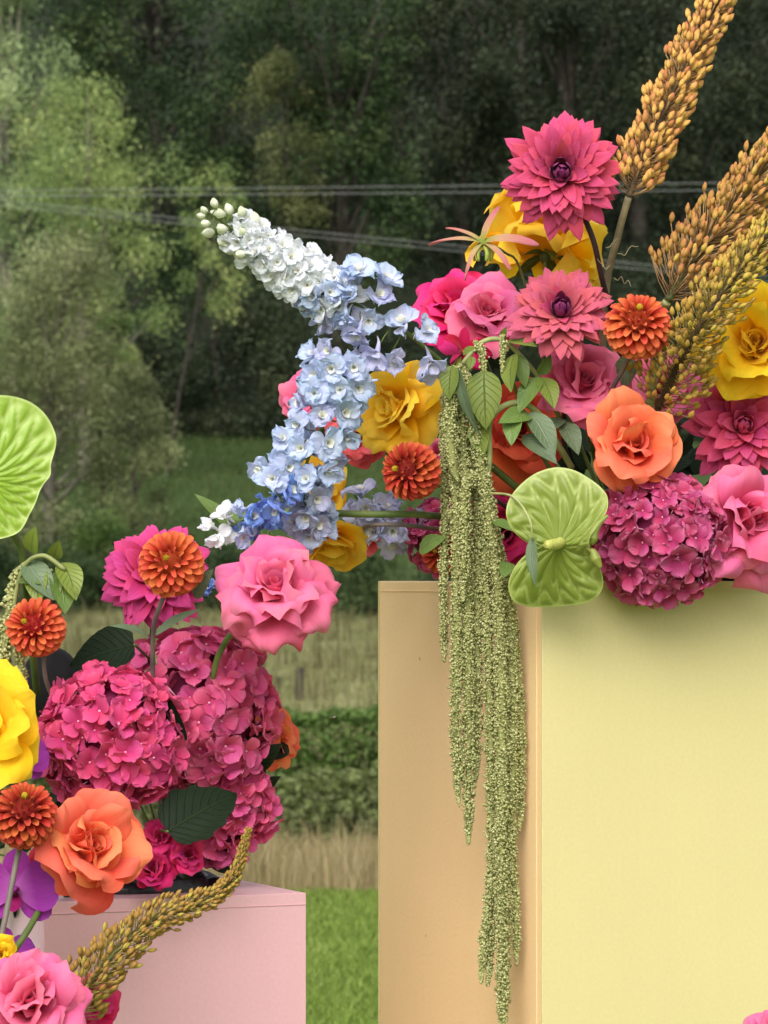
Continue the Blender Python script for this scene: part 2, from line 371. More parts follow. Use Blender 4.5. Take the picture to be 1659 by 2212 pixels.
# ------------------------------------------------------------------ trees and hedges
def leaf_cloud(r, cen, size, aspect=.55, flat=.35, droop=0.0):
    """one bent quad per leaf clump at the given centres"""
    n = len(cen)
    nv = r.normal(0, 1, (n, 3)); nv[:, 2] = np.abs(nv[:, 2]) + flat
    nv /= np.linalg.norm(nv, axis=1)[:, None]
    t = r.normal(0, 1, (n, 3)); t[:, 2] -= droop
    t -= nv * (t * nv).sum(1)[:, None]; t /= np.linalg.norm(t, axis=1)[:, None] + 1e-9
    b = np.cross(nv, t)
    s = (size * r.uniform(.55, 1.35, n))[:, None]
    V = np.stack([cen - t * s * .5, cen + b * s * aspect * .5 + nv * s * .08, cen + t * s * .6, cen - b * s * aspect * .5 + nv * s * .08], 1).reshape(-1, 3)
    i = np.arange(n) * 4
    return V, np.stack([i, i + 1, i + 2, i + 3], 1)
def tree(name, label, cat, xpx, d, ytop, wpx, mats, seed, boughs=36, clumps=26, leaves=20, leaf=.24, droop=.3, cb=.18, prof='oval', trunk=True, group=None, lean=0, cvm=.5, cvs=.22, fork=False, trunk_r=None):
    r = np.random.default_rng(seed)
    x = (xpx - CX) / F * d; gz = float(ground_z(x, d)) - .1
    Ht = CAMZ + (YH - ytop) / F * d - gz; Wd = wpx / F * d
    t = thing(name, label, cat, (x, d, gz), group=group)
    h = cb + (1 - cb) * r.beta(1.25, 1.15, boughs)
    q = (h - cb) / (1 - cb)
    if prof == 'oval': pr = np.sqrt(np.clip(1 - ((q - .42) / .6) ** 2, .04, 1))
    elif prof == 'cone': pr = np.clip(1.02 - q, .08, 1) ** .75
    elif prof == 'dome': pr = np.sqrt(np.clip(1 - q ** 2.2, .05, 1))
    else: pr = np.clip(.75 + .25 * np.sin(q * 9), .2, 1)
    az = r.uniform(0, 2 * np.pi, boughs); rr = pr * Wd * .5 * np.sqrt(r.uniform(.08, .8, boughs))
    B = np.stack([rr * np.cos(az) + lean * h * Ht, rr * np.sin(az), h * Ht], 1)
    br = Wd * r.uniform(.10, .18, boughs)
    nc = boughs * clumps
    bi = np.repeat(np.arange(boughs), clumps)
    dv = r.normal(0, 1, (nc, 3)); dv /= np.linalg.norm(dv, axis=1)[:, None]
    C_ = B[bi] + dv * (br[bi] * r.uniform(.5, 1.0, nc))[:, None] * np.array([1, 1, .8])
    C_[:, 2] = np.maximum(C_[:, 2], .15)
    ccol = np.clip(cvm + r.normal(0, cvs, boughs)[bi] + r.normal(0, cvs * .6, nc), 0, 1)
    nl = nc * leaves
    li = np.repeat(np.arange(nc), leaves)
    sp = br[bi][li] * .33
    off = r.normal(0, 1, (nl, 3)) * sp[:, None]; off[:, 2] -= np.abs(r.normal(0, 1, nl)) * sp * droop * 1.6
    cen = C_[li] + off; cen[:, 2] = np.maximum(cen[:, 2], .05)
    V, Q = leaf_cloud(r, cen, leaf, droop=droop * 2)
    cv = np.repeat(np.clip(ccol[li] + r.normal(0, .10, nl), 0, 1), 4)
    part('crown', mesh_np('crown', V, Q, mats[0], True, fattr=cv), t)
    if trunk:
        tr = trunk_r or max(.12, Wd * .028)
        topz = Ht * .8
        pts = [Vector((0, 0, 0)), Vector((lean * Ht * .2 + r.normal(0, .1), 0, topz * .3)), Vector((lean * Ht * .5 + r.normal(0, .25), 0, topz * .65)), Vector((lean * Ht * .8, 0, topz))]
        part('trunk', tube_mesh('trunk', catmull(pts, 5), [tr * 1.25, tr, tr * .7, tr * .25], mats[1], 8), t)
        a = Acc()
        for k in range(0, boughs, 2):
            hz = max(.06, min(.8, h[k] * .75 - .06)) * Ht
            p0 = Vector((lean * hz, 0, hz)); p1 = Vector(B[k]); mid = p0.lerp(p1, .5) + Vector((0, 0, -.05 * Wd + .08 * Ht * .2))
            V_, Q_, T_, _ = tube_data(catmull([p0, mid, p1], 4), [tr * .42, tr * .25, tr * .08], 5)
            a.add(V_, Q_, T_)
        part('limbs', a.mesh('limbs', mats[1]), t)
    return t
bark = plain_mat('bark', (.035, .03, .024), (.07, .06, .048), 2.0, .9, raw=True, bump=.6)
bark_pale = plain_mat('bark_pale', (.13, .12, .09), (.22, .20, .16), 1.5, .9, raw=True, bump=.5)
G_DARK = attr_mat('foliage_dark', [(0.017, 0.034, 0.012), (0.031, 0.059, 0.021), (0.047, 0.084, 0.029), (0.103, 0.143, 0.045)], .2)
G_DEEP = attr_mat('foliage_deep', [(0.015, 0.024, 0.013), (0.028, 0.042, 0.020), (0.041, 0.060, 0.028), (0.071, 0.086, 0.039)], .15)
G_OLIVE = attr_mat('foliage_olive', [(0.082, 0.101, 0.041), (0.156, 0.185, 0.077), (0.238, 0.264, 0.117), (0.370, 0.397, 0.193)], .25)
G_LIGHT = attr_mat('foliage_light', [(0.113, 0.166, 0.054), (0.227, 0.320, 0.107), (0.349, 0.437, 0.152), (0.567, 0.603, 0.224)], .3)
G_WILLOW = attr_mat('foliage_willow', [(0.136, 0.201, 0.086), (0.254, 0.353, 0.153), (0.363, 0.457, 0.214), (0.508, 0.590, 0.292)], .3)
G_SUNLIT = attr_mat('foliage_sunlit', [(.05, .065, .022), (.12, .145, .05), (.22, .24, .09), (.38, .38, .17)], .3)  # lighter yellow green puts the sunlight on this tree into its leaf colour
G_HEDGE = attr_mat('foliage_hedge', [(0.025, 0.052, 0.011), (0.057, 0.109, 0.021), (0.103, 0.172, 0.034), (0.172, 0.241, 0.081)], .25)
wood = 'tall trees of the wood'
tree('broadleaf_tree', 'dark tree with a thick forked trunk in the middle of the wood', 'tree', 735, 226, -90, 420, (G_DARK, bark), 11, 60, 26, 20, .26, .5, .34, 'flat', group=wood, trunk_r=.62)
tree('broadleaf_tree', 'dark leafy tree between the pale left tree and the forked trunk', 'tree', 470, 232, -60, 360, (G_DARK, bark), 12, 62, 26, 20, .26, .4, .03, 'flat', group=wood)
tree('broadleaf_tree', 'deep green tree of the wood behind the pink dahlia on its tall stem', 'tree', 1005, 236, -120, 380, (G_DEEP, bark), 13, 66, 26, 20, .26, .9, .03, 'flat', group=wood)
tree('broadleaf_tree', 'deep green tree of the wood with a straight grey trunk at the top', 'tree', 1240, 232, -110, 380, (G_DEEP, bark), 14, 66, 26, 20, .26, .9, .03, 'flat', group=wood, trunk_r=.4)
tree('broadleaf_tree', 'dark tree of the wood behind the tallest foxtail spike', 'tree', 1480, 230, -90, 380, (G_DEEP, bark), 15, 62, 26, 20, .26, .8, .03, 'flat', group=wood)
tree('broadleaf_tree', 'dark tree of the wood at the right edge of the photo', 'tree', 1730, 228, -100, 420, (G_DEEP, bark), 16, 60, 26, 20, .26, .8, .03, 'flat', group=wood)
tree('broadleaf_tree', 'dark tree of the wood behind the pale top left crown', 'tree', 230, 240, -140, 420, (G_DARK, bark), 17, 60, 26, 18, .28, .4, .03, 'flat', group=wood)
tree('broadleaf_tree', 'dark tree of the wood at the far left edge behind the pale crowns', 'tree', -60, 238, -140, 420, (G_DARK, bark), 18, 56, 24, 18, .28, .4, .03, 'flat', group=wood)
tree('sunlit_tree', 'sunlit yellow green tree seen through the gap left of the forked trunk', 'tree', 622, 224, 130, 235, (G_SUNLIT, bark), 19, 26, 22, 18, .20, .4, .52, 'oval', cvm=.45, trunk_r=.12)
for k, (xp, w_) in enumerate(((-150, 560), (330, 600), (860, 620), (1130, 620), (1380, 620), (1700, 600), (2050, 600))):
    tree('background_tree', ['dim tree deep in the wood at far left', 'dim tree deep in the wood behind the white delphinium tip', 'dim tree deep in the wood behind the pink roses',
        'dim tree deep in the wood behind the top dahlia', 'dim tree deep in the wood left of the tall foxtail', 'dim tree deep in the wood at right edge', 'dim tree deep in the wood past the right edge'][k],
        'tree', xp, 275 + 6 * (k % 3), -260, w_, (G_DEEP, bark), 40 + k, 52, 18, 14, .55, .5, .02, 'flat', group='dim trees deep in the wood')
for k, (xp, d_, yt, w_, lb) in enumerate(((560, 222, 640, 330, 'dark shrub under the trees above the white delphinium'), (800, 223, 700, 330, 'dark shrub under the forked tree behind the blue flowers'),
        (1080, 222, 620, 360, 'dark shrub under the trees behind the pink roses'), (1340, 222, 640, 340, 'dark shrub under the trees behind the grey foxtail stem'), (1600, 222, 600, 340, 'dark shrub under the trees at right'), (330, 221, 700, 300, 'dark shrub under the trees beside the olive bush'))):
    tree('understorey_shrub', lb, 'shrub', xp, d_, yt, w_, (G_DEEP, bark), 60 + k, 34, 22, 16, .24, .4, .0, 'dome', trunk=False, group='dark shrubs at the foot of the wood')
tree('pale_willow', 'pale bluish green tree crown in the top left corner', 'tree', 30, 196, -80, 330, (G_WILLOW, bark_pale), 20, 44, 28, 22, .2, .9, .25, 'oval', lean=-.02)
tree('pale_tree', 'light green loose tree with bare pale branches at upper left', 'tree', 185, 186, 195, 440, (G_LIGHT, bark_pale), 21, 44, 26, 22, .17, .35, .28, 'oval')
tree('pale_tree', 'small light green sapling left of the white delphinium tip', 'tree', 362, 190, 330, 200, (G_LIGHT, bark), 27, 20, 18, 14, .16, .4, .42, 'oval', cvm=.36, trunk_r=.10, lean=.165)
tree('olive_bush', 'grey olive bushy tree at lower left behind the green anthurium', 'tree', 110, 152, 505, 470, (G_OLIVE, bark_pale), 22, 64, 30, 24, .13, .5, .0, 'dome', cvm=.45)
tree('olive_bush', 'olive shrub on the bank just right of the big olive bush', 'shrub', 290, 151, 790, 230, (G_OLIVE, bark), 28, 30, 26, 22, .12, .5, .0, 'dome', cvm=.36)
tree('round_shrub', 'small round green shrub at the right of the olive bush', 'shrub', 225, 156, 610, 170, (G_LIGHT, bark), 23, 18, 22, 20, .14, .3, .25, 'dome', cvm=.3)
tree('low_bush', 'low green bush above the magenta dahlia at left', 'shrub', 240, 144, 1105, 260, (G_HEDGE, bark), 24, 22, 24, 22, .12, .3, .0, 'dome', trunk=False, cvm=.3)
for k, (xp, yt, w_, lb) in enumerate(((130, 1170, 200, 'dark thicket left of the magenta dahlia'), (300, 1200, 230, 'dark thicket behind the magenta dahlia'), (520, 1180, 260, 'dark thicket behind the big pink rose'), (760, 1165, 260, 'dark thicket just left of the tall yellow plinth'), (1000, 1160, 260, 'dark thicket behind the hanging amaranth'), (-80, 1150, 260, 'dark thicket at the left edge'), (1300, 1170, 300, 'dark thicket hidden behind the yellow plinth'))):
    tree('thicket', lb, 'shrub', xp, 141 + k % 3, yt, w_, (G_DARK, bark), 70 + k, 24, 22, 18, .13, .3, .0, 'dome', trunk=False, group='dark thickets across the far field')

def hedge(name, label, y0, ytop, dep, xr, seed, mat, n, leaf):
    r = np.random.default_rng(seed)
    z1 = CAMZ + (YH - ytop) / F * y0
    t = thing(name, label, 'hedge', (xr[0], y0, float(ground_z(0, y0))))
    loc = np.array([xr[0], y0, float(ground_z(0, y0))])
    x = r.uniform(*xr, n); u = r.uniform(0, 1, n)
    lump = .10 * np.sin(x * 3.1 + 1) + .08 * np.sin(x * 7.3) + .06 * np.sin(x * 1.3)
    face = r.random(n) < .6
    g = ground_z(x, y0)
    h = (z1 + lump * (z1 - g) * .5 - g)
    zz = np.where(face, g + h * u, g + h * (1 - .12 * r.random(n) ** 2))
    yy = np.where(face, y0 - dep / 2 * np.sqrt(np.clip(1 - (u * .8) ** 3, .1, 1)) + .12 * r.standard_normal(n) * dep, y0 + r.uniform(-.5, .5, n) * dep)
    cen = np.stack([x, yy, zz + .03 * r.standard_normal(n)], 1) - loc
    V, Q = leaf_cloud(r, cen, leaf, flat=.6)
    cl = .5 + .25 * np.sin(x * 5 + zz * 9) * np.sin(zz * 13 + x * 2.2)
    cv = np.repeat(np.clip(cl + r.normal(0, .16, n), 0, 1), 4)
    part('foliage', mesh_np('foliage', V, Q, mat, True, fattr=cv), t)
    # woody inside of the hedge, a lumpy dark bank of twigs
    a = Acc()
    for k in range(260):
        xx = r.uniform(*xr); gg = float(ground_z(xx, y0))
        p0 = Vector((xx, y0 + r.normal(0, dep * .12), gg - .02)); p1 = p0 + Vector((r.normal(0, .15), r.normal(0, .12), (z1 - gg) * r.uniform(.6, .9)))
        V_, Q_, T_, _ = tube_data([p0, p0.lerp(p1, .5) + Vector((r.normal(0, .03), 0, 0)), p1], [.016, .012, .005], 4)
        a.add(V_ - loc, Q_, T_)
    part('twigs', a.mesh('twigs', bark), t, kind='stuff')
G_HEDGE2 = attr_mat('foliage_hedge_near', [(0.052, 0.063, 0.025), (0.098, 0.121, 0.040), (0.149, 0.190, 0.057), (0.230, 0.253, 0.115)], .25)
hedge('hedge', 'near trimmed hedge of mixed dull leaves above the dry grass', 35.5, 1668, 1.3, (-5, 3), 31, G_HEDGE2, 26000, .075)
hedge('hedge', 'far trimmed hedge with bright green top below the field post', 50.5, 1536, 1.6, (-7, 4), 32, G_HEDGE, 26000, .095)

post_m = plain_mat('weathered_post', (.028, .026, .024), (.06, .055, .048), 14, .9, raw=True, bump=.4)
for (xp, yp, d, wpx, lb) in ((645, 1442, 78, 17, 'weathered fence post standing in the field above the far hedge'), (597, 1462, 84, 12, 'thin dark fence post beside the hydrangea edge in the field')):
    x = (xp - CX) / F * d; g = float(ground_z(x, d)); hh = CAMZ - (yp - YH) / F * d - g
    w2 = wpx / F * d / 2
    r = [w2 * 1.05, w2, w2 * .97, w2 * .9, w2 * .3]
    V, Q, T, _ = tube_data([Vector((0, 0, -.3)), Vector((.01, 0, hh * .4)), Vector((.03, 0, hh * .8)), Vector((.045, 0, hh * .99)), Vector((.046, 0, hh * 1.01))], r, 9)
    top('fence_post', mesh_np('fence_post', V, [Q, T], post_m, False), lb, 'post', 'fence posts in the field', loc=(x, d, g))

cable_m = plain_mat('cable_grey', (.22, .23, .23), (.28, .29, .29), 3, .5, raw=True)
for (ya, xb, yb, lb, rad) in ((412, 1659, 395, 'upper grey overhead wire of the level pair', .0055), (424, 1659, 411, 'lower grey overhead wire of the level pair', .0055),
                    (433, 940, 527, 'upper grey overhead wire of the pair sloping down to the right', .006), (444, 940, 538, 'lower grey overhead wire of the pair sloping down to the right', .0055)):
    d = 72.0
    a, b = P(0, ya, d), P(xb, yb, d)
    s = (b - a) / (b.x - a.x)
    p = [a + s * dx + Vector((0, 0, .004 * (dx - 4) ** 2 * .02)) for dx in (-30, -15, -4, 4, 12, 22, 45)]
    base = p[0].copy()
    top('overhead_cable', tube_mesh('overhead_cable', [q - base for q in p], rad, cable_m, 6), lb, 'cable', 'overhead wires before the wood', loc=base)

# ------------------------------------------------------------------ plinths
def paint_mat(name, c, rough=0.5):
    m, n, l, out = nodes(name)
    tc = n.new('ShaderNodeTexCoord')
    n1 = n.new('ShaderNodeTexNoise'); n1.inputs['Scale'].default_value = 5; n1.inputs['Detail'].default_value = 5; l.new(tc.outputs['Object'], n1.inputs['Vector'])
    n2 = n.new('ShaderNodeTexNoise'); n2.inputs['Scale'].default_value = 260; n2.inputs['Detail'].default_value = 4; l.new(tc.outputs['Object'], n2.inputs['Vector'])
    n3 = n.new('ShaderNodeTexNoise'); n3.inputs['Scale'].default_value = 70; n3.inputs['Detail'].default_value = 2; l.new(tc.outputs['Object'], n3.inputs['Vector'])
    hv = n.new('ShaderNodeHueSaturation'); hv.inputs['Color'].default_value = (*c, 1)
    mp = n.new('ShaderNodeMapping'); mp.inputs['Scale'].default_value = (60, 60, 2.2); l.new(tc.outputs['Object'], mp.inputs[0])
    n4 = n.new('ShaderNodeTexNoise'); n4.inputs['Scale'].default_value = 1; n4.inputs['Detail'].default_value = 3; l.new(mp.outputs[0], n4.inputs['Vector'])
    s1 = math_node(n, l, 'ADD', math_node(n, l, 'MULTIPLY', n1.outputs[0], .10), math_node(n, l, 'MULTIPLY', n4.outputs[0], .035))
    l.new(math_node(n, l, 'ADD', s1, math_node(n, l, 'ADD', math_node(n, l, 'MULTIPLY', n2.outputs[0], .12), .875)), hv.inputs['Value'])
    sp = n.new('ShaderNodeMapRange'); sp.inputs[1].default_value = .785; sp.inputs[2].default_value = .80; l.new(n3.outputs[0], sp.inputs[0])
    mx = n.new('ShaderNodeMix'); mx.data_type = 'RGBA'; l.new(sp.outputs[0], mx.inputs[0]); l.new(hv.outputs[0], mx.inputs[6]); mx.inputs[7].default_value = (c[0] * .45, c[1] * .4, c[2] * .4, 1)
    b = n.new('ShaderNodeBsdfPrincipled'); b.inputs['Roughness'].default_value = rough; b.inputs['Specular IOR Level'].default_value = .35
    l.new(mx.outputs[2], b.inputs['Base Color'])
    bp = n.new('ShaderNodeBump'); bp.inputs['Strength'].default_value = .35; bp.inputs['Distance'].default_value = .0006
    l.new(n2.outputs[0], bp.inputs['Height']); l.new(bp.outputs[0], b.inputs['Normal'])
    l.new(b.outputs[0], out.inputs[0])
    return m
def board(x0, x1, y0, y1, z0, z1, bev=.0012):
    """box with a small bevel"""
    import bmesh
    bm = bmesh.new(); bmesh.ops.create_cube(bm, size=1)
    for v in bm.verts: v.co = Vector((x0 + (v.co.x + .5) * (x1 - x0), y0 + (v.co.y + .5) * (y1 - y0), z0 + (v.co.z + .5) * (z1 - z0)))
    bmesh.ops.bevel(bm, geom=bm.edges[:], offset=bev, segments=2, affect='EDGES', profile=.6)
    me = bpy.data.meshes.new('panel'); bm.to_mesh(me); bm.free()
    return me
def plinth(label, corner, yaw, wid, dep, ztop, front, side, topm, seam_z):
    """corner = the near top corner between the left and the front panel; local x along the front, y into the depth"""
    c = Vector(corner); c.z = 0
    t = thing('plinth', label, 'plinth', c)
    t.matrix_world = Matrix.Translation(c) @ Matrix.Rotation(yaw, 4, 'Z')
    M[t.name] = t.matrix_world.copy()
    th = .012
    def pp(nm, me, mat, lb=None):
        me.materials.append(mat); return part(nm, me, t, label=lb)
    sk = .0022
    pp('front_panel', board(0, wid, 0, sk, 0, ztop - .001, .0007), front)
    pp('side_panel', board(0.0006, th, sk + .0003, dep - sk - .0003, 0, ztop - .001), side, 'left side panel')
    pp('side_panel', board(wid - th, wid - .0006, sk + .0003, dep - sk - .0003, 0, ztop - .001), front)
    pp('back_panel', board(0, wid, dep - sk, dep, 0, ztop - .001, .0007), front)
    pp('top_panel', board(th + .0003, wid - th - .0003, sk + .0004, dep - sk - .0004, ztop - .014, ztop - .0012), topm)
    # paint joint running round the top edge and along the corner, a hair proud
    pp('joint_strip', board(.0005, wid - .0005, -.0007, .0005, ztop - seam_z, ztop - seam_z + .0008, .0002), front)
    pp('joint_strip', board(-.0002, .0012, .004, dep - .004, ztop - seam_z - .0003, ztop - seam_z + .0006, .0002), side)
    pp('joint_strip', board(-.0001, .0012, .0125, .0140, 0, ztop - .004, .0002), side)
    return t
YEL = (.61, .525, .255); APR = (.83, .575, .31); PNK = (.64, .365, .40); PNK_SKYLIT = (.68, .45, .53)  # last tone: the pink, with bluish sky light on the left side painted in
m_yel = paint_mat('paint_lemon', YEL); m_apr = paint_mat('paint_apricot', APR, .42); m_pnk = paint_mat('paint_pink', PNK, .45); m_pnk_skylit = paint_mat('pink_with_skylight', PNK_SKYLIT)
YAW = math.radians(24)
plinth('tall lemon yellow plinth with apricot left side under the big arrangement', P(1171, 1253, 3.52), YAW, .40, .385, CAMZ, m_yel, m_apr, m_yel, .0115)
pc = P(95, 1947, 3.44)
plinth('shorter pale pink plinth under the hydrangea arrangement', pc, YAW, .264, .264, pc.z, m_pnk, m_pnk_skylit, m_pnk, .0125)

# ------------------------------------------------------------------ petals
def f_rose(v):
    a = .32 + .68 * np.sin(np.pi / 2 * np.minimum(v / .58, 1))
    return a * np.where(v > .58, 1 - .36 * ((v - .58) / .42) ** 2, 1)
def f_dahlia(v): return .34 * (1 - v) + np.sin(np.pi * np.clip(v, 0, 1) ** 1.05) ** .75 + .015
def f_round(v): return np.where(v < .6, .22 + .78 * np.sin(np.pi / 2 * np.minimum(v / .6, 1)) ** 1.2, np.sqrt(np.clip(1 - ((v - .6) / .41) ** 2, 0, 1)))
def f_pompon(v): return np.where(v < .62, .42 + .58 * np.sin(np.pi / 2 * np.minimum(v / .62, 1)), np.sqrt(np.clip(1 - ((v - .62) / .40) ** 2, 0, 1)))
def f_leaf(v): return np.sin(np.pi * np.clip(v, 0, 1) ** .72) ** .95 + .01
def f_broad(v): return np.sin(np.pi * np.clip(v * .97 + .03, 0, 1) ** .62) ** .75 + .01
def f_strap(v): return (.55 + .45 * np.sin(np.pi * v ** .7)) * np.where(v > .75, np.sqrt(np.clip(1 - ((v - .75) / .255) ** 2, 0, 1)), 1)
def sheet(L, W, f, a0, a1, curl=0., k0=0., k1=0., r0=0., z0=0., phi=0., ruf=0., rufn=2.2, arch=0., point=0., edge=0., seed=0, nu=8, nv=9, serr=0, vein=0., nvein=8, twist=0.):
    r = np.random.default_rng(seed)
    u = np.linspace(-1, 1, nu + 1); v = np.linspace(0, 1, nv + 1)
    Vv, U = np.meshgrid(v, u, indexing='ij')
    s = Vv * (1 - arch * U ** 2 * Vv) + point * (1 - np.abs(U)) ** 1.6 * Vv ** 3
    ts = np.linspace(0, 1.5, 91)
    al = a0 + (a1 - a0) * np.minimum(ts, 1.1) + curl * np.clip((ts - .66) / .34, 0, 1.4) ** 1.5
    ds = ts[1] * L
    R = r0 + np.concatenate([[0], np.cumsum(np.sin(al[:-1]) * ds)]); Z = z0 + np.concatenate([[0], np.cumsum(np.cos(al[:-1]) * ds)])
    w = W * f(Vv)
    if serr: w = w * (1 + .05 * np.sign(np.sin(Vv * serr * 6.283)) * (np.abs(U) > .95))
    k = k0 + (k1 - k0) * Vv
    k = np.where(np.abs(k) < 1e-3, 1e-3, k)
    ang = np.clip(k * w * U, -2.9, 2.9)
    x = np.sin(ang) / k; lift = (1 - np.cos(ang)) / k
    p1, p2, p3 = r.uniform(0, 6.28, 3)
    if ruf: lift = lift + ruf * L * Vv ** 1.5 * (np.sin(rufn * U * np.pi + p1) * .6 + np.sin(rufn * 1.9 * U * np.pi + Vv * 5 + p2) * .4) * (.35 + .65 * np.abs(U))
    if edge: lift = lift - edge * L * np.maximum(0, np.abs(U) - .45) ** 2 * Vv ** 2 * 3
    if vein:
        q = Vv * nvein - np.abs(U) * nvein * .28
        lift = lift + vein * L * (np.abs(np.sin(np.pi * q)) ** .6 - .5) * (1 - np.exp(-np.abs(U) * 6)) - vein * 1.2 * L * np.exp(-(U * 9) ** 2)
    if twist:
        x, lift = x * np.cos(twist * Vv) - lift * np.sin(twist * Vv), x * np.sin(twist * Vv) + lift * np.cos(twist * Vv)
    a = np.interp(s, ts, al); rr = np.interp(s, ts, R) - lift * np.cos(a); zz = np.interp(s, ts, Z) + lift * np.sin(a)
    c, sn = math.cos(phi), math.sin(phi)
    V = np.stack([rr * c - x * sn, rr * sn + x * c, zz], -1).reshape(-1, 3)
    puv = np.stack([U, s, np.full_like(U, r.random())], -1).reshape(-1, 3)
    return V, grid_faces(nv, nu), puv
def sheet_mesh(name, mat, scale=1.0, mtx=None, **kw):
    V, Q, puv = sheet(**kw)
    V = V * scale
    if mtx is not None: V = xf(mtx, V)
    return mesh_np(name, V, Q, mat, puv=puv)
rad = math.radians

GREEN_STEM = plain_mat('stem_green', (70, 88, 42), (104, 118, 60), 40, .5)
PALE_STEM = plain_mat('stem_pale', (128, 136, 82), (160, 164, 108), 40, .5)
DARK_STEM = plain_mat('stem_dark_purple', (44, 28, 34), (66, 44, 50), 40, .45)
GREY_STEM = plain_mat('stem_grey_purple', (96, 84, 86), (122, 110, 100), 40, .5)
TAN_STEM = plain_mat('stem_tan', (118, 108, 84), (150, 138, 108), 60, .7, bump=.3)
SEPAL = leaf_mat('sepal_green', (66, 84, 34), (96, 110, 50), (120, 130, 70), nv=4)
LEAF_DARK = leaf_mat('leaf_dark', (24, 38, 22), (36, 54, 30), (56, 74, 48), rough=.55, spec=.2, nv=8, var=.2, trans=.1)
LEAF_MID = leaf_mat('leaf_mid', (80, 106, 48), (108, 132, 62), (120, 138, 80), nv=7)
LEAF_LIME = leaf_mat('leaf_lime', (104, 126, 48), (140, 152, 66), (80, 100, 42), nv=8, trans=.3)
LEAF_GREY = leaf_mat('leaf_grey', (76, 96, 66), (108, 126, 90), (130, 140, 122), nv=7)

def stem(t, pts, r, mat, sides=8, label=None):
    """pts in world space"""
    inv = M[t.name].inverted()
    return part('stem', tube_mesh('stem', catmull(pts, 6), r, mat, sides, inv), t, label=label)

# ------------------------------------------------------------------ roses
ROSE = {}
def rose(mat, label, x, y, Rpx, d, face, seed, openness=1.0, roll=None, sepals=False, stem_pts=None, stem_mat=None, layers=5, cat='rose', group=None, outer=6, reflex=1.0, core=7, stem_px=9, flat=1.0, point=.1, edgem=1.0, wide=1.0, loose=.7):
    r = np.random.default_rng(seed)
    S = Rpx / F * d
    t = thing('rose', label, cat, P(x, y, d), face, r.uniform(0, 6.28) if roll is None else roll, group)
    o = openness
    lean_core = Matrix.Rotation(r.normal(0, .10) * loose, 4, 'X') @ Matrix.Rotation(r.normal(0, .10) * loose, 4, 'Y')
    def pet(**kw):
        kw['seed'] = int(r.integers(1e9))
        k = .9 * loose
        tl = lean_core @ Matrix.Rotation(r.normal(0, .10) * k, 4, 'X') @ Matrix.Rotation(r.normal(0, .10) * k, 4, 'Y')
        part('petal', sheet_mesh('petal', mat, S, mtx=tl, f=f_rose, **kw), t)
    zb = -.42
    # tightly wound heart
    for i in range(core):
        q = i / max(1, core - 1)
        pet(L=.50 + .12 * q + r.normal(0, .015), W=.20 + .20 * q, a0=rad(6 + 12 * q * o), a1=rad(-6 + 12 * q * o), curl=rad(8 + 24 * q), k0=1 / (.09 + .15 * q), k1=1 / (.075 + .19 * q),
            r0=.035 + .10 * q, z0=zb, phi=i * 2.4 + r.normal(0, .2), arch=.10, point=.05, edge=.02 + .06 * q, ruf=.012, nu=10, nv=9)
    defs = [(5, .72, .42, 24, 22, 26, 2.3, 1.2, .10, .16), (5, .86, .50, 38, 44, 40, 1.5, .5, .12, .22), (6, .96, .56, 52, 66, 55, 1.0, -.1, .14, .26), (outer, 1.04, .60, 64, 92, 60, .6, -.5, .14, .28)]
    for li, (n, L, W, a0, a1, cu, k0, k1, arch, edge) in enumerate(defs[:layers - 1]):
        ph = r.uniform(0, 6.28)
        for i in range(n):
            j = r.normal(0, 5 + 8 * loose)
            pet(L=L * (1 + r.normal(0, .05 + .06 * loose)), W=W * wide * (1.06 + r.normal(0, .08 + .08 * loose)), a0=rad((a0 + j) * o), a1=rad((a1 + j * 1.5) * o), curl=rad(max(0, cu * reflex * (1 + r.normal(0, .35)))),
                k0=k0, k1=k1 + r.normal(0, .12), r0=.05 + .015 * li, z0=zb - .02 * li, phi=ph + i * 6.283 / n + r.normal(0, .2), twist=r.normal(0, .12 + .20 * loose), arch=arch + r.normal(0, .02), point=point * (1 + r.normal(0, .3)),
                edge=edge * reflex * edgem * (1 + r.normal(0, .3)), ruf=(.030 + .014 * li) * (.7 + .9 * loose), rufn=1.3 + .6 * r.random(), nu=10, nv=11)
    if sepals:
        for i in range(5):
            part('sepal', sheet_mesh('sepal', SEPAL, S, L=.55 + r.normal(0, .05), W=.10, f=f_leaf, a0=rad(100), a1=rad(150 + r.normal(0, 25)), k0=2, k1=1, r0=.06, z0=zb - .06, phi=i * 1.2566, seed=seed + i, nu=4, nv=6), t)
        V, Q, T, tt = tube_data([Vector((0, 0, (zb - .22) * S)), Vector((0, 0, (zb - .12) * S)), Vector((0, 0, (zb + .0) * S))], [.05 * S, .105 * S, .10 * S], 10)
        part('calyx', mesh_np('calyx', V, [Q, T], SEPAL, puv=np.stack([tt * 0 + .4, tt, tt], 1)), t)
    if stem_pts is not None:
        m = M[t.name]
        p0 = m @ Vector((0, 0, (zb - .05) * S)); p1 = m @ Vector((0, 0, (zb - .45) * S))
        stem(t, [p0, p1] + [P(*q) for q in stem_pts], stem_px / F * d * .5, stem_mat or GREEN_STEM)
    return t

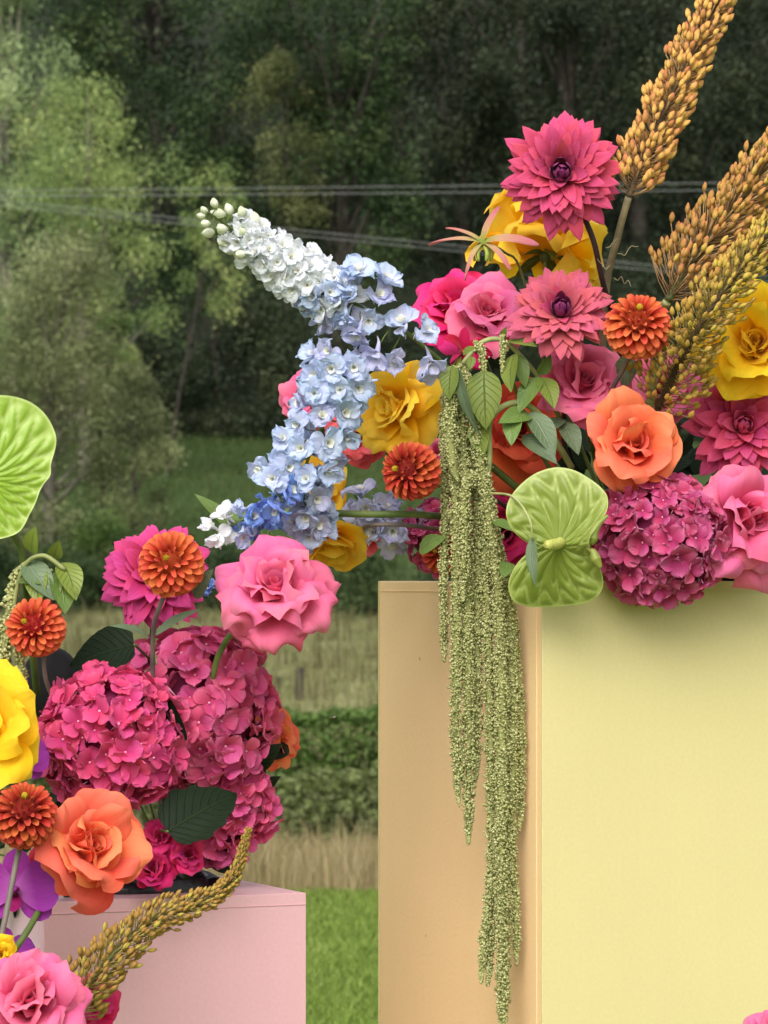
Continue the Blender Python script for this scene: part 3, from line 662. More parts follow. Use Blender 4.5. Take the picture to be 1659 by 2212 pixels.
# ------------------------------------------------------------------ dahlias
def dahlia(mat, heart, label, x, y, Rpx, d, face, seed, n=74, open_to=100, wid=.165, stem_pts=None, stem_mat=None, group=None, heart_n=20, stem_px=11, roll=0, cup=1.0, heart_h=.34, tilt=0., inner=None):
    r = np.random.default_rng(seed)
    S = Rpx / F * d
    t = thing('dahlia', label, 'dahlia', P(x, y, d), face, roll, group)
    zb = -.18
    for i in range(heart_n):
        q = i / heart_n
        part('heart_petal', sheet_mesh('heart_petal', heart, S, L=heart_h * (.85 + .45 * q), W=.075 + .03 * q, f=f_dahlia, a0=rad(30 + 30 * q), a1=rad(-80 + 60 * q), k0=7, k1=9, r0=.015 + .07 * q, z0=zb + .06,
                                       phi=i * 2.39996, seed=seed + i, nu=4, nv=7), t)
    u = np.linspace(0, np.pi, 7); w = np.linspace(0, 2 * np.pi, 13); U, Wg = np.meshgrid(u, w, indexing='ij')
    V = np.stack([np.sin(U) * np.cos(Wg) * .13, np.sin(U) * np.sin(Wg) * .13, np.cos(U) * .2 + zb + .12], -1).reshape(-1, 3) * S
    part('heart', mesh_np('heart', V, grid_faces(6, 12), heart, puv=np.zeros((len(V), 3))), t)
    for i in range(n):
        q = (i + .5) / n
        a = 32 + (open_to - 32) * q ** .72 + r.normal(0, 6)
        L = (.40 + .62 * q ** .55) * (1 + r.normal(0, .07))
        part('petal', sheet_mesh('petal', inner if inner and i < 7 else mat, S, L=L, W=wid * (.62 + .42 * q ** .5) * (1 + r.normal(0, .07)), f=f_dahlia, a0=rad(a - 14), a1=rad(a + 12 + r.normal(0, 7)), curl=rad(8 + 22 * q + r.normal(0, 9)),
                                 k0=4.5 * cup, k1=(3.4 - 2.4 * q) * cup, r0=.09, z0=zb - .03 * q, phi=i * 2.39996 + r.normal(0, .07), seed=seed + 50 + i, nu=6, nv=10, edge=.03 * q, ruf=.008, twist=r.normal(0, .12)), t)
    for i in range(6):
        part('sepal', sheet_mesh('sepal', SEPAL, S, L=.30, W=.11, f=f_leaf, a0=rad(100), a1=rad(130), k0=1, k1=1, r0=.08, z0=zb - .1, phi=i * 1.047, seed=i, nu=4, nv=5), t)
    if stem_pts is not None:
        m = M[t.name]
        stem(t, [m @ Vector((0, 0, (zb - .02) * S)), m @ Vector((0, 0, (zb - .3) * S))] + [P(*q) for q in stem_pts], stem_px / F * d * .5, stem_mat or DARK_STEM)
    return t
def pompon(mat, heart, label, x, y, Rpx, d, face, seed, n=150, stem_pts=None, stem_mat=None, group=None, stem_px=11, big=1.0):
    r = np.random.default_rng(seed)
    S = Rpx / F * d
    t = thing('ball_dahlia', label, 'dahlia', P(x, y, d), face, r.uniform(0, 6.28), group)
    kw_, op_, tl_ = r.uniform(.86, 1.18), r.uniform(122, 140), r.uniform(14, 30)
    for i in range(n):
        q = (i + .5) / n
        th = rad(10 + op_ * q ** .60)                                  # polar angle of the petal on the ball
        g = min(1, .30 + q * 2.6)
        L = (.34 + .26 * g) * (1 + r.normal(0, .04))
        W = (.040 + .118 * g * (1 + r.normal(0, .07))) * kw_
        tip = .93 + .05 * g + r.normal(0, .025)
        b0 = tip - L * .96
        part('petal', sheet_mesh('petal', mat, S, L=L, W=W, f=f_pompon, a0=th - rad(22), a1=th + rad(tl_ + r.normal(0, 8)), curl=rad(26 * q), k0=1.5 / W, k1=(1.45 - .75 * min(1, q * 1.5)) / W,
                                 r0=b0 * math.sin(th), z0=b0 * math.cos(th), phi=i * 2.39996 + r.normal(0, .03), seed=seed + i, nu=6, nv=7), t)
    a = Acc()
    for i in range(22):
        q = i / 22; ph = i * 2.4; p = Vector((.085 * math.sqrt(q) * math.cos(ph), .085 * math.sqrt(q) * math.sin(ph), .74 + .08 * (1 - q)))
        V, Q, T, tt = tube_data([p * S, (p + Vector((0, 0, .09))) * S, (p + Vector((0, 0, .16))) * S], [.020 * S, .018 * S, .006 * S], 5)
        a.add(V, Q, T, .5)
    part('heart', a.mesh('heart', heart), t)
    u = np.linspace(0, np.pi, 9); w = np.linspace(0, 2 * np.pi, 15)
    U, Wg = np.meshgrid(u, w, indexing='ij')
    V = np.stack([np.sin(U) * np.cos(Wg), np.sin(U) * np.sin(Wg), np.cos(U)], -1).reshape(-1, 3) * .50 * S
    part('receptacle', mesh_np('receptacle', V, grid_faces(8, 14), mat, puv=np.zeros((len(V), 3))), t)
    if stem_pts is not None:
        m = M[t.name]
        stem(t, [m @ Vector((0, 0, -.5 * S)), m @ Vector((0, 0, -.95 * S))] + [P(*q) for q in stem_pts], stem_px / F * d * .5, stem_mat or DARK_STEM)
    return t

# ------------------------------------------------------------------ hydrangeas
def hydrangea(mat, eye, label, x, y, Rpx, d, face, seed, n=70, fr=.29, group=None, leaves=(), squash=(1, 1, 1), core_mat=None, depth=1.0):
    r = np.random.default_rng(seed)
    S = Rpx / F * d
    t = thing('hydrangea', label, 'hydrangea', P(x, y, d), face, 0, group)
    fs = fr * S
    pm = []; ext = Acc()
    for k in range(14):
        pm.append(sheet_mesh('petal', mat, fs, L=.98 + r.normal(0, .08), W=.56 + r.normal(0, .05), f=f_round, a0=rad(62 + r.normal(0, 6)), a1=rad(84 + r.normal(0, 18)), curl=rad(r.normal(5, 28)), k0=1.0, k1=.5 + r.normal(0, 1.0),
                             r0=.03, z0=0, ruf=.11, rufn=1.9, seed=seed * 31 + k, nu=7, nv=8, point=.14 * r.random()))
    V, Q, T, tt = tube_data([Vector((0, 0, -.55 * fs)), Vector((0, 0, -.02 * fs)), Vector((0, 0, .06 * fs)), Vector((0, 0, .10 * fs))], [.03 * fs, .06 * fs, .075 * fs, .03 * fs], 7)
    em = mesh_np('floret', V, [Q, T], eye, puv=np.stack([tt * 0, tt, tt], 1))
    zmax = math.cos(rad(118))
    for i in range(n):
        z = 1 - (i + .5) / n * (1 - zmax)
        ph = i * 2.39996 + r.normal(0, .12)
        rr = math.sqrt(1 - z * z)
        nrm = Vector((rr * math.cos(ph), rr * math.sin(ph), z))
        bump = 1 + .07 * math.sin(3.1 * nrm.x + seed) * math.sin(2.7 * nrm.y + 1.7 * seed) + r.normal(0, .04)
        pos = Vector((nrm.x * squash[0], nrm.y * squash[1], nrm.z * squash[2])) * S * (.90 * bump)
        dirv = (nrm + Vector(r.normal(0, .38, 3))).normalized()
        mx = Matrix.Translation(pos) @ dirv.to_track_quat('Z', 'Y').to_matrix().to_4x4() @ Matrix.Rotation(r.uniform(0, 6.28), 4, 'Z')
        mx = mx @ Matrix.Scale(1 + r.normal(0, .13), 4)
        fo = part('floret', em, t, mx) if i < 75 else None
        for k in range(4):
            pe, pl = pm[int(r.integers(14))], (Matrix.Rotation(k * math.pi / 2 + r.normal(0, .10), 4, 'Z') @ Matrix.Rotation(r.normal(0, .16), 4, 'Y') @ Matrix.Translation((0, 0, fs * .012 * (k % 2))))
            if fo: part('petal', pe, fo, pl)
            else:
                co = np.empty(len(pe.vertices) * 3, np.float32); pe.vertices.foreach_get('co', co)
                ext.add(xf(mx @ pl, co.reshape(-1, 3)), grid_faces(8, 7), None, np.repeat(np.linspace(0, 1, 9), 8))
    if ext.n: part('florets', ext.mesh('florets', mat), t, kind='stuff')
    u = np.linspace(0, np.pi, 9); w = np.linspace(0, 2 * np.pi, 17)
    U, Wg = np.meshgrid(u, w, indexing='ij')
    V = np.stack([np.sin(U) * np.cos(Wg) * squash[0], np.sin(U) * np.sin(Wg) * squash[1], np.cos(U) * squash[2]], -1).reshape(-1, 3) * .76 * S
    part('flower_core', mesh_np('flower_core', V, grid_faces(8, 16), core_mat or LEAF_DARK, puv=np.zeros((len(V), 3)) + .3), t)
    return t

# ------------------------------------------------------------------ leaves, sprigs
def leaf_part(t, base, tip, up, W, mat, name='leaf', f=f_leaf, bend=.25, fold=2.0, seed=0, vein=.010, nvein=8, serr=0, nu=10, nv=22, ruf=.01, twist=0.):
    """a leaf from base to tip (world points); up = the way its face looks (right, up, towards camera)"""
    b, e = Vector(base), Vector(tip); ax = e - b; L = ax.length
    nz = Vector((up[0], -up[2], up[1])); ax.normalize(); nz = (nz - ax * nz.dot(ax)).normalized(); sd = nz.cross(ax)
    m4 = Matrix((ax, sd, nz)).transposed().to_4x4(); m4.translation = b
    # local sheet grows along +x (alpha 90) with its normal +z
    V, Q, puv = sheet(L=1.0, W=W, f=f, a0=rad(90) - bend, a1=rad(90) + bend, k0=fold, k1=fold * .6, ruf=ruf, rufn=2.6, seed=seed, nu=nu, nv=nv, vein=vein, nvein=nvein, serr=serr, twist=twist)
    V = V * L
    return part(name, mesh_np(name, xf(M[t.name].inverted() @ m4, V), Q, mat, puv=puv), t)
def sprig(label, cat, pts, r, smat, leaves, lmat, group=None, name='foliage_sprig'):
    """pts: (x, y, d) of the stalk; leaves: (x0,y0,x1,y1, d0, d1, W, up)"""
    t = thing(name, label, cat, P(*pts[0]), group=group)
    stem(t, [P(*p) for p in pts], r, smat, 6)
    for k, (x0, y0, x1, y1, d0, d1, W, up) in enumerate(leaves):
        leaf_part(t, P(x0, y0, d0), P(x1, y1, d1), up, W, lmat, seed=k * 7 + 1, bend=.3, nu=6, nv=14)
    return t

# ------------------------------------------------------------------ foxtail lilies
def bud_mesh(mat, k, ln=1.0, wd=.235):
    r = np.random.default_rng(900 + k)
    zz = np.array([-.5, -.42, -.2, .08, .30, .44, .52]) * ln; rr = np.array([.05, .42, .92, 1, .72, .34, .03]) * wd * (1 + r.normal(0, .06))
    w = np.arange(6) / 6 * 2 * np.pi
    Zg, Wg = np.meshgrid(zz, w, indexing='ij'); R = rr[:, None] * (1 + .20 * np.cos(3 * Wg))
    V = np.stack([R * np.cos(Wg), R * np.sin(Wg), Zg + .5 * ln], -1).reshape(-1, 3)
    i = np.arange(6)[:, None] * 6; kk = np.arange(6)[None, :]
    Q = np.stack([i + kk, i + (kk + 1) % 6, i + 6 + (kk + 1) % 6, i + 6 + kk], -1).reshape(-1, 4)
    t = np.repeat(np.linspace(0, 1, 7), 6)
    u = np.tile(np.cos(3 * w), 7)
    return mesh_np('bud', V, Q, mat, puv=np.stack([u, t, t], 1))
def foxtail(label, axis, n, mat, ped_mat, stem_mat, seed, bud_px=(17, 27), ped_px=(14, 46), stem_px=(8, 15), bare=(), stem2=None, width=1.0, flop=.25, bare_mat=None, up_tilt=.62):
    """axis: photo points from the base of the flowering part to its tip"""
    r = np.random.default_rng(seed)
    pts = catmull([P(*q) for q in axis], 14)
    d = axis[0][2]; px = d / F
    t = thing('foxtail_lily', label, 'foxtail lily', P(*(bare[0] if bare else axis[0])))
    inv = M[t.name].inverted()
    part('stem', tube_mesh('stem', pts, [stem_px[1] * px * .5, stem_px[0] * px * .5], stem_mat, 7, inv), t)
    if bare:
        part('stem', tube_mesh('stem', catmull([P(*q) for q in bare] + [pts[0]], 8), stem_px[1] * px * .5, bare_mat or stem_mat, 8, inv), t)
    bm = [bud_mesh(mat, seed * 10 + k) for k in range(4)]
    cum = np.concatenate([[0], np.cumsum([(pts[i + 1] - pts[i]).length for i in range(len(pts) - 1)])])
    acc = Acc(); ext = Acc(); nb = 0; step = 1 if n <= 300 else 2
    ii = np.arange(6)[:, None] * 6; kq = np.arange(6)[None, :]
    budq = np.stack([ii + kq, ii + (kq + 1) % 6, ii + 6 + (kq + 1) % 6, ii + 6 + kq], -1).reshape(-1, 4)
    order = list(range(n))
    for i in order:
        q = (i + .5 + r.normal(0, .3)) / n; q = min(max(q, 0), .995)
        q2 = q ** .93
        s = q2 * cum[-1]; j = min(int(np.searchsorted(cum, s)) , len(pts) - 1); j = max(j, 1)
        p = pts[j - 1].lerp(pts[j], (s - cum[j - 1]) / max(1e-9, cum[j] - cum[j - 1])); ax = (pts[j] - pts[j - 1]).normalized()
        o = ax.orthogonal().normalized(); b = ax.cross(o); a = i * 2.39996 + r.normal(0, .15)
        rad_ = o * math.cos(a) + b * math.sin(a)
        pl = (ped_px[1] + (ped_px[0] - ped_px[1]) * q ** .9) * px * width * (1 + r.normal(0, .17))
        bl = (bud_px[1] + (bud_px[0] - bud_px[1]) * q ** 1.3) * px * (1 + r.normal(0, .08))
        dr = (rad_ + ax * (up_tilt + .5 * q) * (1 + r.normal(0, .15)) + Vector(r.normal(0, .07, 3))).normalized()
        e = p + dr * pl
        bd = (dr * (1 - flop) + ax * .65 + Vector((0, 0, .25)) + Vector(r.normal(0, .14, 3))).normalized()
        mx = inv @ Matrix.Translation(e) @ bd.to_track_quat('Z', 'Y').to_matrix().to_4x4() @ Matrix.Rotation(r.uniform(0, 6), 4, 'Z') @ Matrix.Scale(bl, 4)
        if i % step == 0 and nb < 300: part('bud', bm[i % 4], t, mx); nb += 1
        else:
            me = bm[i % 4]; co = np.empty(len(me.vertices) * 3, np.float32); me.vertices.foreach_get('co', co)
            ext.add(xf(mx, co.reshape(-1, 3)), budq, None, np.repeat(np.linspace(0, 1, 7), 6))
        V, Q, T, tt = tube_data([p, p.lerp(e, .55) + ax * pl * -.05, e], [1.1 * px, 1.0 * px, 1.5 * px], 4)
        acc.add(xf(inv, V), Q, T, .5)
    part('pedicels', acc.mesh('pedicels', ped_mat), t, kind='stuff')
    if ext.n: part('buds', ext.mesh('buds', mat), t, kind='stuff')
    return t

# ------------------------------------------------------------------ larkspur / delphinium
class Floret:
    def __init__(s, mat, eye, spur, seed):
        r = np.random.default_rng(seed)
        s.pm = [sheet_mesh('petal', mat, 1, L=.95 + r.normal(0, .07), W=.50 + r.normal(0, .04), f=f_round, a0=rad(36 + r.normal(0, 7)), a1=rad(64 + r.normal(0, 16)), curl=rad(30 + r.normal(0, 20)), k0=1.0, k1=.6 + r.normal(0, .5), r0=.05,
                           ruf=.17, rufn=2.6, seed=seed + k, nu=9, nv=9, point=.34 * r.random()) for k in range(7)]
        s.inner = [sheet_mesh('petal', mat, 1, L=.66 + r.normal(0, .05), W=.36, f=f_round, a0=rad(24 + r.normal(0, 6)), a1=rad(60 + r.normal(0, 18)), curl=rad(30), k0=1.2, k1=.4, r0=.05, z0=.05, ruf=.2, rufn=2.4, seed=seed + 40 + k, nu=8, nv=7) for k in range(5)]
        acc = Acc()
        for k in range(4):
            V, Q, puv = sheet(L=.50, W=.19, f=f_round, a0=rad(8), a1=rad(40), k0=3, k1=2, r0=.05, z0=.05, phi=k * 1.57 + .4, ruf=.12, seed=seed + 70 + k, nu=4, nv=5)
            acc.add(V, Q, None, puv[:, 1])
        s.eye = acc.mesh('bee', eye)
        V, Q, T, tt = tube_data(catmull([Vector((0, 0, .1)), Vector((0, .04, -.25)), Vector((0, .12, -.6)), Vector((0, .28, -.85))], 4), [.16, .12, .07, .02], 7)
        s.spur = mesh_np('floret', V, [Q, T], spur, puv=np.stack([tt * 0, 1 - tt, tt], 1))
    def place(s, t, r, pos, direction, size):
        dv = Vector(direction).normalized()
        mx = M[t.name].inverted() @ Matrix.Translation(pos) @ dv.to_track_quat('Z', 'Y').to_matrix().to_4x4() @ Matrix.Rotation(r.uniform(0, 6.28), 4, 'Z') @ Matrix.Scale(size, 4)
        fo = part('floret', s.spur, t, mx)
        part('bee', s.eye, fo)
        for k in range(5):
            part('petal', s.pm[int(r.integers(7))], fo, Matrix.Rotation(k * 1.2566 + r.normal(0, .1), 4, 'Z') @ Matrix.Rotation(r.normal(0, .28), 4, 'Y') @ Matrix.Rotation(r.normal(0, .25), 4, 'X'))
        for k in range(2):
            part('petal', s.inner[int(r.integers(5))], fo, Matrix.Rotation(k * 1.57 + .6 + r.normal(0, .25), 4, 'Z') @ Matrix.Rotation(r.normal(0, .2), 4, 'Y'))
        return fo

# ------------------------------------------------------------------ amaranth
def tassel_mesh(mat, pts, r0, seed, bump=.0021, inv=None, dens=1.0):
    r = np.random.default_rng(seed)
    c = catmull(pts, 10)
    cum = np.concatenate([[0], np.cumsum([(c[i + 1] - c[i]).length for i in range(len(c) - 1)])])
    Ltot = cum[-1]
    n = int(Ltot * 2 * np.pi * r0 / (bump * bump * 2.3) * dens)
    s = r.uniform(0, Ltot, n); a = r.uniform(0, 2 * np.pi, n)
    C = np.array([tuple(v) for v in c])
    cen = np.stack([np.interp(s, cum, C[:, k]) for k in range(3)], 1)
    tn = np.stack([np.interp(np.minimum(s + .003, Ltot), cum, C[:, k]) - np.interp(np.maximum(s - .003, 0), cum, C[:, k]) for k in range(3)], 1)
    tn /= np.linalg.norm(tn, axis=1)[:, None]
    ref = np.tile([0., 1., 0.], (n, 1)); e1 = np.cross(tn, ref); e1 /= np.linalg.norm(e1, axis=1)[:, None]; e2 = np.cross(tn, e1)
    q = s / Ltot
    prof = r0 * np.minimum(1, (1 - q) * Ltot / (r0 * 8) + .16) * np.minimum(1, .55 + q * Ltot / (r0 * 5)) * (1 + .26 * np.sin(s / r0 * .95 + seed) * np.sin(s / r0 * .31 + a) + .20 * np.sin(3 * a + s / r0 * .7) + .12 * np.sin(s / r0 * 2.9 + 2 * a))
    rr = prof * np.where(r.random(n) < .06, r.uniform(1.1, 1.45, n), r.uniform(.70, 1.08, n))
    cen = cen + (e1 * np.cos(a)[:, None] + e2 * np.sin(a)[:, None]) * rr[:, None]
    oc = np.array([[1, 0, 0], [-1, 0, 0], [0, 1, 0], [0, -1, 0], [0, 0, 1], [0, 0, -1]], float)
    ft = np.array([[0, 2, 4], [2, 1, 4], [1, 3, 4], [3, 0, 4], [2, 0, 5], [1, 2, 5], [3, 1, 5], [0, 3, 5]])
    sz = bump * r.uniform(.6, 1.25, n)
    V = (cen[:, None, :] + oc[None] * sz[:, None, None] * r.uniform(.8, 1.2, (n, 1, 3))).reshape(-1, 3)
    T = (ft[None] + (np.arange(n) * 6)[:, None, None]).reshape(-1, 3)
    cv = np.repeat(np.clip(r.normal(.5, .2, n), 0, 1), 6)
    tv, tq, tt_, _ = tube_data(c, [r0 * .5, r0 * .72, r0 * .72, r0 * .3], 8)
    V2 = np.concatenate([V, tv]); 
    if inv is not None: V2 = xf(inv, V2)
    return mesh_np('tassel', V2, [np.concatenate([T, tt_ + len(V)]), tq + len(V)], mat, True, fattr=np.concatenate([cv, np.full(len(tv), .05)]))

# ------------------------------------------------------------------ petal colours
R_PINK = petal_mat('petal_pink', (214, 66, 112), (232, 98, 146), (240, 126, 166), .28, .06, .06)
R_HOT = petal_mat('petal_hot_pink', (206, 20, 86), (222, 34, 108), (232, 62, 132), .25, .06, .08)
R_ORANGE = petal_mat('petal_orange', (228, 92, 48), (240, 110, 72), (246, 136, 102), .28, .05, .05)
R_CORAL = petal_mat('petal_coral_orange', (216, 64, 40), (232, 86, 58), (238, 104, 78), .28, .05, .06)
R_YELLOW = petal_mat('petal_golden_yellow', (252, 198, 24), (255, 212, 36), (255, 222, 84), .5, .04, .04, hue=.006)
R_LEMON = petal_mat('petal_lemon_yellow', (246, 180, 10), (250, 200, 20), (251, 214, 52), .38, .04, .04, hue=.006)
R_MAGENTA = petal_mat('petal_dark_magenta', (160, 10, 62), (182, 22, 84), (200, 40, 104), .2, .08, .1)
R_CRIMSON = petal_mat('petal_crimson', (140, 14, 44), (176, 22, 66), (206, 60, 100), .2, .10, .1)
R_SALMON = petal_mat('petal_salmon', (222, 60, 70), (236, 88, 100), (240, 110, 120), .25, .05, .06)
D_ROSE = petal_mat('petal_dahlia_rose', (142, 32, 66), (194, 64, 92), (216, 84, 126), .2, .12, .07)
D_SALMON = petal_mat('petal_dahlia_salmon', (150, 58, 84), (198, 92, 104), (208, 98, 122), .22, .12, .06)
D_MAG = petal_mat('petal_dahlia_magenta', (136, 20, 66), (194, 46, 98), (214, 78, 148), .2, .12, .08)
D_CRIM = petal_mat('petal_dahlia_crimson_pink', (136, 24, 60), (198, 56, 98), (222, 92, 138), .2, .12, .08)
D_HEART = petal_mat('petal_dahlia_heart', (96, 28, 66), (122, 36, 84), (150, 56, 116), .1, .12, .12)
D_INNER = petal_mat('petal_dahlia_inner', (140, 34, 76), (178, 56, 94), (196, 72, 112), .15, .12, .1)
POM = petal_mat('petal_pompon_orange', (150, 42, 22), (208, 82, 46), (224, 112, 74), .22, .05, .06)
POM_RED = petal_mat('petal_pompon_rust', (128, 32, 20), (186, 66, 38), (204, 92, 60), .2, .05, .07)
POM_HEART = plain_mat('pompon_heart', (176, 150, 30), (214, 190, 60), 60, .6)
H_PINK = petal_mat('petal_hydrangea_pink', (206, 70, 122), (218, 84, 136), (226, 108, 154), .2, .10, .09, streaks=9)
H_RASP = petal_mat('petal_hydrangea_raspberry', (198, 54, 108), (210, 68, 120), (220, 88, 138), .2, .10, .09, streaks=9)
H_PLUM = petal_mat('petal_hydrangea_plum', (164, 40, 88), (186, 62, 110), (208, 104, 148), .2, .12, .10, streaks=9)
H_EYE = plain_mat('hydrangea_eye', (226, 140, 170), (240, 180, 200), 60, .5)
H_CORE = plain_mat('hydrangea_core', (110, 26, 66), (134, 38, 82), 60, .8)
L_WHITE = petal_mat('petal_larkspur_white', (240, 244, 240), (248, 249, 252), (240, 243, 250), .42, .04, .02, hue=.004)
L_PALE = petal_mat('petal_larkspur_pale_blue', (232, 236, 246), (216, 224, 246), (192, 207, 244), .38, .06, .04, hue=.012)
L_BLUE = petal_mat('petal_larkspur_blue', (190, 204, 242), (152, 180, 240), (124, 158, 234), .34, .08, .05, hue=.015)
L_LILAC = petal_mat('petal_larkspur_lilac', (226, 224, 240), (214, 214, 240), (192, 197, 236), .38, .08, .05, hue=.012)
L_EYE = petal_mat('larkspur_bee', (214, 208, 168), (238, 236, 220), (244, 244, 238), .3, .05, .04)
L_BUD = petal_mat('larkspur_bud', (214, 220, 178), (238, 240, 222), (222, 228, 190), .3, .08, .05)
F_TAN = petal_mat('foxtail_bud_tan', (186, 134, 76), (222, 170, 98), (208, 126, 82), .15, .3, .14, hue=.02, rough=.75)
F_GOLD = petal_mat('foxtail_bud_gold', (178, 142, 66), (214, 174, 92), (196, 128, 78), .15, .3, .14, hue=.02, rough=.75)
F_LIME = petal_mat('foxtail_bud_lime', (174, 152, 62), (208, 176, 84), (184, 130, 68), .15, .3, .14, hue=.025, rough=.75)
F_OLIVE = petal_mat('foxtail_bud_olive', (158, 144, 60), (188, 160, 76), (146, 106, 50), .15, .3, .14, hue=.025, rough=.75)
F_PED = plain_mat('pedicel_brown', (140, 108, 72), (170, 136, 92), 50, .6)
F_PEDG = plain_mat('pedicel_olive', (132, 116, 60), (158, 140, 78), 50, .6)
F_STEM = plain_mat('foxtail_stem_brown', (74, 58, 46), (100, 84, 62), 50, .7)
F_STEMG = plain_mat('foxtail_stem_green', (70, 74, 38), (96, 96, 50), 50, .6)
A_TASSEL = attr_mat('amaranth_tassel', [lin((142, 144, 88)), lin((188, 189, 128)), lin((216, 214, 166))], .2, .8)
ANTH = petal_mat('anthurium', (124, 136, 46), (130, 142, 56), (184, 192, 110), .2, .07, .02, rough=.42)
ORCH = petal_mat('petal_orchid_purple', (196, 110, 190), (160, 52, 160), (156, 62, 168), .25, .10, .06, streaks=12)
ORCH_LIP = petal_mat('petal_orchid_lip', (90, 4, 50), (128, 8, 80), (150, 20, 104), .1, .08, .05)
GLOR = petal_mat('petal_gloriosa_pale', (140, 152, 64), (186, 152, 112), (190, 112, 118), .2, .08, .05, stops=(.05, .3, .8))
GLOR_RED = petal_mat('petal_gloriosa_crimson', (220, 200, 120), (176, 16, 64), (190, 26, 84), .2, .08, .06, stops=(0, .12, 1))
BLACK = plain_mat('black_film', (10, 10, 12), (20, 20, 22), 40, .35, spec=.4, bump=.8)

YC, BC = (1380, 1250, 3.66), (400, 1900, 3.58)        # where the stems go into the foam

# ------------------------------------------------------------------ foam blocks on the plinths
def foam(label, x, y, d, wpx, hpx, dpx, seed):
    r = np.random.default_rng(seed)
    s = d / F
    t = np.linspace(0, np.pi, 17); w = np.linspace(0, 2 * np.pi, 33)
    U, Wg = np.meshgrid(t, w, indexing='ij')
    se = lambda a, p: np.sign(a) * np.abs(a) ** p
    X = se(np.sin(U), .5) * se(np.cos(Wg), .5) * wpx * s / 2; Y = se(np.sin(U), .5) * se(np.sin(Wg), .5) * dpx * s / 2; Z = (se(np.cos(U), .5)) * hpx * s / 2 + hpx * s / 2
    jit = .004 * (np.sin(Wg * 9 + U * 7) + np.sin(Wg * 17 - U * 11) * .6)
    V = np.stack([X * (1 + jit / .05 * .4), Y, Z + jit], -1).reshape(-1, 3)
    o = top('foam_block', mesh_np('foam_block', V, grid_faces(16, 32), BLACK), label, 'foam block', loc=P(x, y, d))
    o.rotation_euler = (0, 0, YAW)
foam('black wrapped flower foam on the yellow plinth, seen under the right pink rose', 1450, 1256, 3.74, 560, 95, 420, 1)
foam('black wrapped flower foam on the pink plinth under the hydrangeas', 320, 1950, 3.60, 300, 60, 280, 2)
# rounded dark sack behind the dahlia stems at left
t_ = np.linspace(0, np.pi, 15); w_ = np.linspace(0, 2 * np.pi, 29); U, Wg = np.meshgrid(t_, w_, indexing='ij')
kk = 1 + .05 * np.sin(3 * Wg + U * 2) + .03 * np.sin(7 * Wg)
V = np.stack([np.sin(U) * np.cos(Wg) * .030 * kk, np.sin(U) * np.sin(Wg) * .03 * kk, np.cos(U) * .038], -1).reshape(-1, 3)
top('black_pouch', mesh_np('black_pouch', V, grid_faces(14, 28), plain_mat('black_cloth', (12, 12, 16), (22, 22, 26), 30, .8)), 'rounded black cloth pouch behind the thin dahlia stems at left', 'pouch', loc=P(108, 1480, 3.62))

# ------------------------------------------------------------------ flowers of the tall yellow plinth
rose(R_HOT, 'hot pink rose behind the soft pink rose at the left of the tall arrangement', 985, 655, 104, 3.66, (-.35, .35, .85), 101, .95, sepals=True, stem_pts=[(1150, 1000, 3.68), YC], loose=1.0)
rose(R_PINK, 'soft pink half open rose in front of the hot pink rose, below the spidery lily', 1055, 668, 98, 3.60, (-.25, .55, .8), 102, .72, sepals=True, stem_pts=[(1180, 1000, 3.66), YC], loose=1.0)
rose(R_YELLOW, 'golden rose seen from behind under the highest pink dahlia', 1182, 492, 142, 3.68, (.05, .66, -.35), 103, .92, sepals=True, stem_pts=[(1170, 640, 3.66), (1230, 900, 3.68), YC], layers=5, reflex=1.3, edgem=1.4, loose=1.3)
rose(R_YELLOW, 'golden yellow rose with green sepals beside the blue larkspur', 838, 880, 112, 3.58, (-.62, .10, .75), 104, 1.0, sepals=True, stem_pts=[(950, 915, 3.62), (1150, 1080, 3.66), YC], stem_px=17, loose=1.3)
rose(R_LEMON, 'bright lemon yellow rose at the right edge beside the foxtail spikes', 1630, 735, 116, 3.56, (.15, .25, .92), 105, .85, sepals=True, stem_pts=[(1560, 1000, 3.66), YC], reflex=.5, loose=1.3)
rose(R_ORANGE, 'open orange rose above the plum hydrangea', 1371, 952, 110, 3.50, (.02, .34, .93), 106, .93, stem_pts=[(1385, 1120, 3.62), YC], point=.04, reflex=.7, loose=1.3)
rose(R_CORAL, 'coral orange rose half hidden behind amaranth leaves', 1125, 925, 108, 3.66, (-.05, .05, 1), 107, .95, stem_pts=[(1250, 1120, 3.70), YC], loose=1.3)
rose(R_PINK, 'tall pink rose bloom between the salmon dahlia and the open orange rose', 1266, 816, 106, 3.575, (.03, .50, .82), 108, .66, stem_pts=[(1300, 1050, 3.68), YC], reflex=.9, loose=1.0)
rose(R_PINK, 'large soft pink rose at the right edge above the yellow plinth', 1628, 1112, 126, 3.53, (.50, .05, .85), 109, 1.0, edgem=1.7, stem_pts=[(1560, 1210, 3.64), YC], loose=1.0)
rose(R_PINK, 'pink rose peeping out behind the pale blue larkspur', 655, 862, 74, 3.74, (-.6, .3, .6), 110, .9, stem_pts=[(900, 1000, 3.76), YC])
rose(R_SALMON, 'salmon pink rose below the golden rose beside the larkspur', 775, 945, 66, 3.70, (.1, -.3, .8), 111, .95, stem_pts=[(950, 1050, 3.74), YC])
rose(R_MAGENTA, 'dark magenta rose in the shade left of the green anthurium', 1085, 1150, 94, 3.66, (-.1, .1, 1), 112, .95, stem_pts=[(1200, 1230, 3.70)])
rose(R_PINK, 'pink rose mostly hidden behind the foxtail with the thick bare stalks', 1432, 832, 92, 3.68, (0, .4, .9), 113, .9, stem_pts=[(1420, 1050, 3.76), YC])
rose(R_PINK, 'small patch of pink rose left of the amaranth beside the rust pompon', 945, 978, 40, 3.70, (-.2, .2, 1), 114, .9, layers=4)
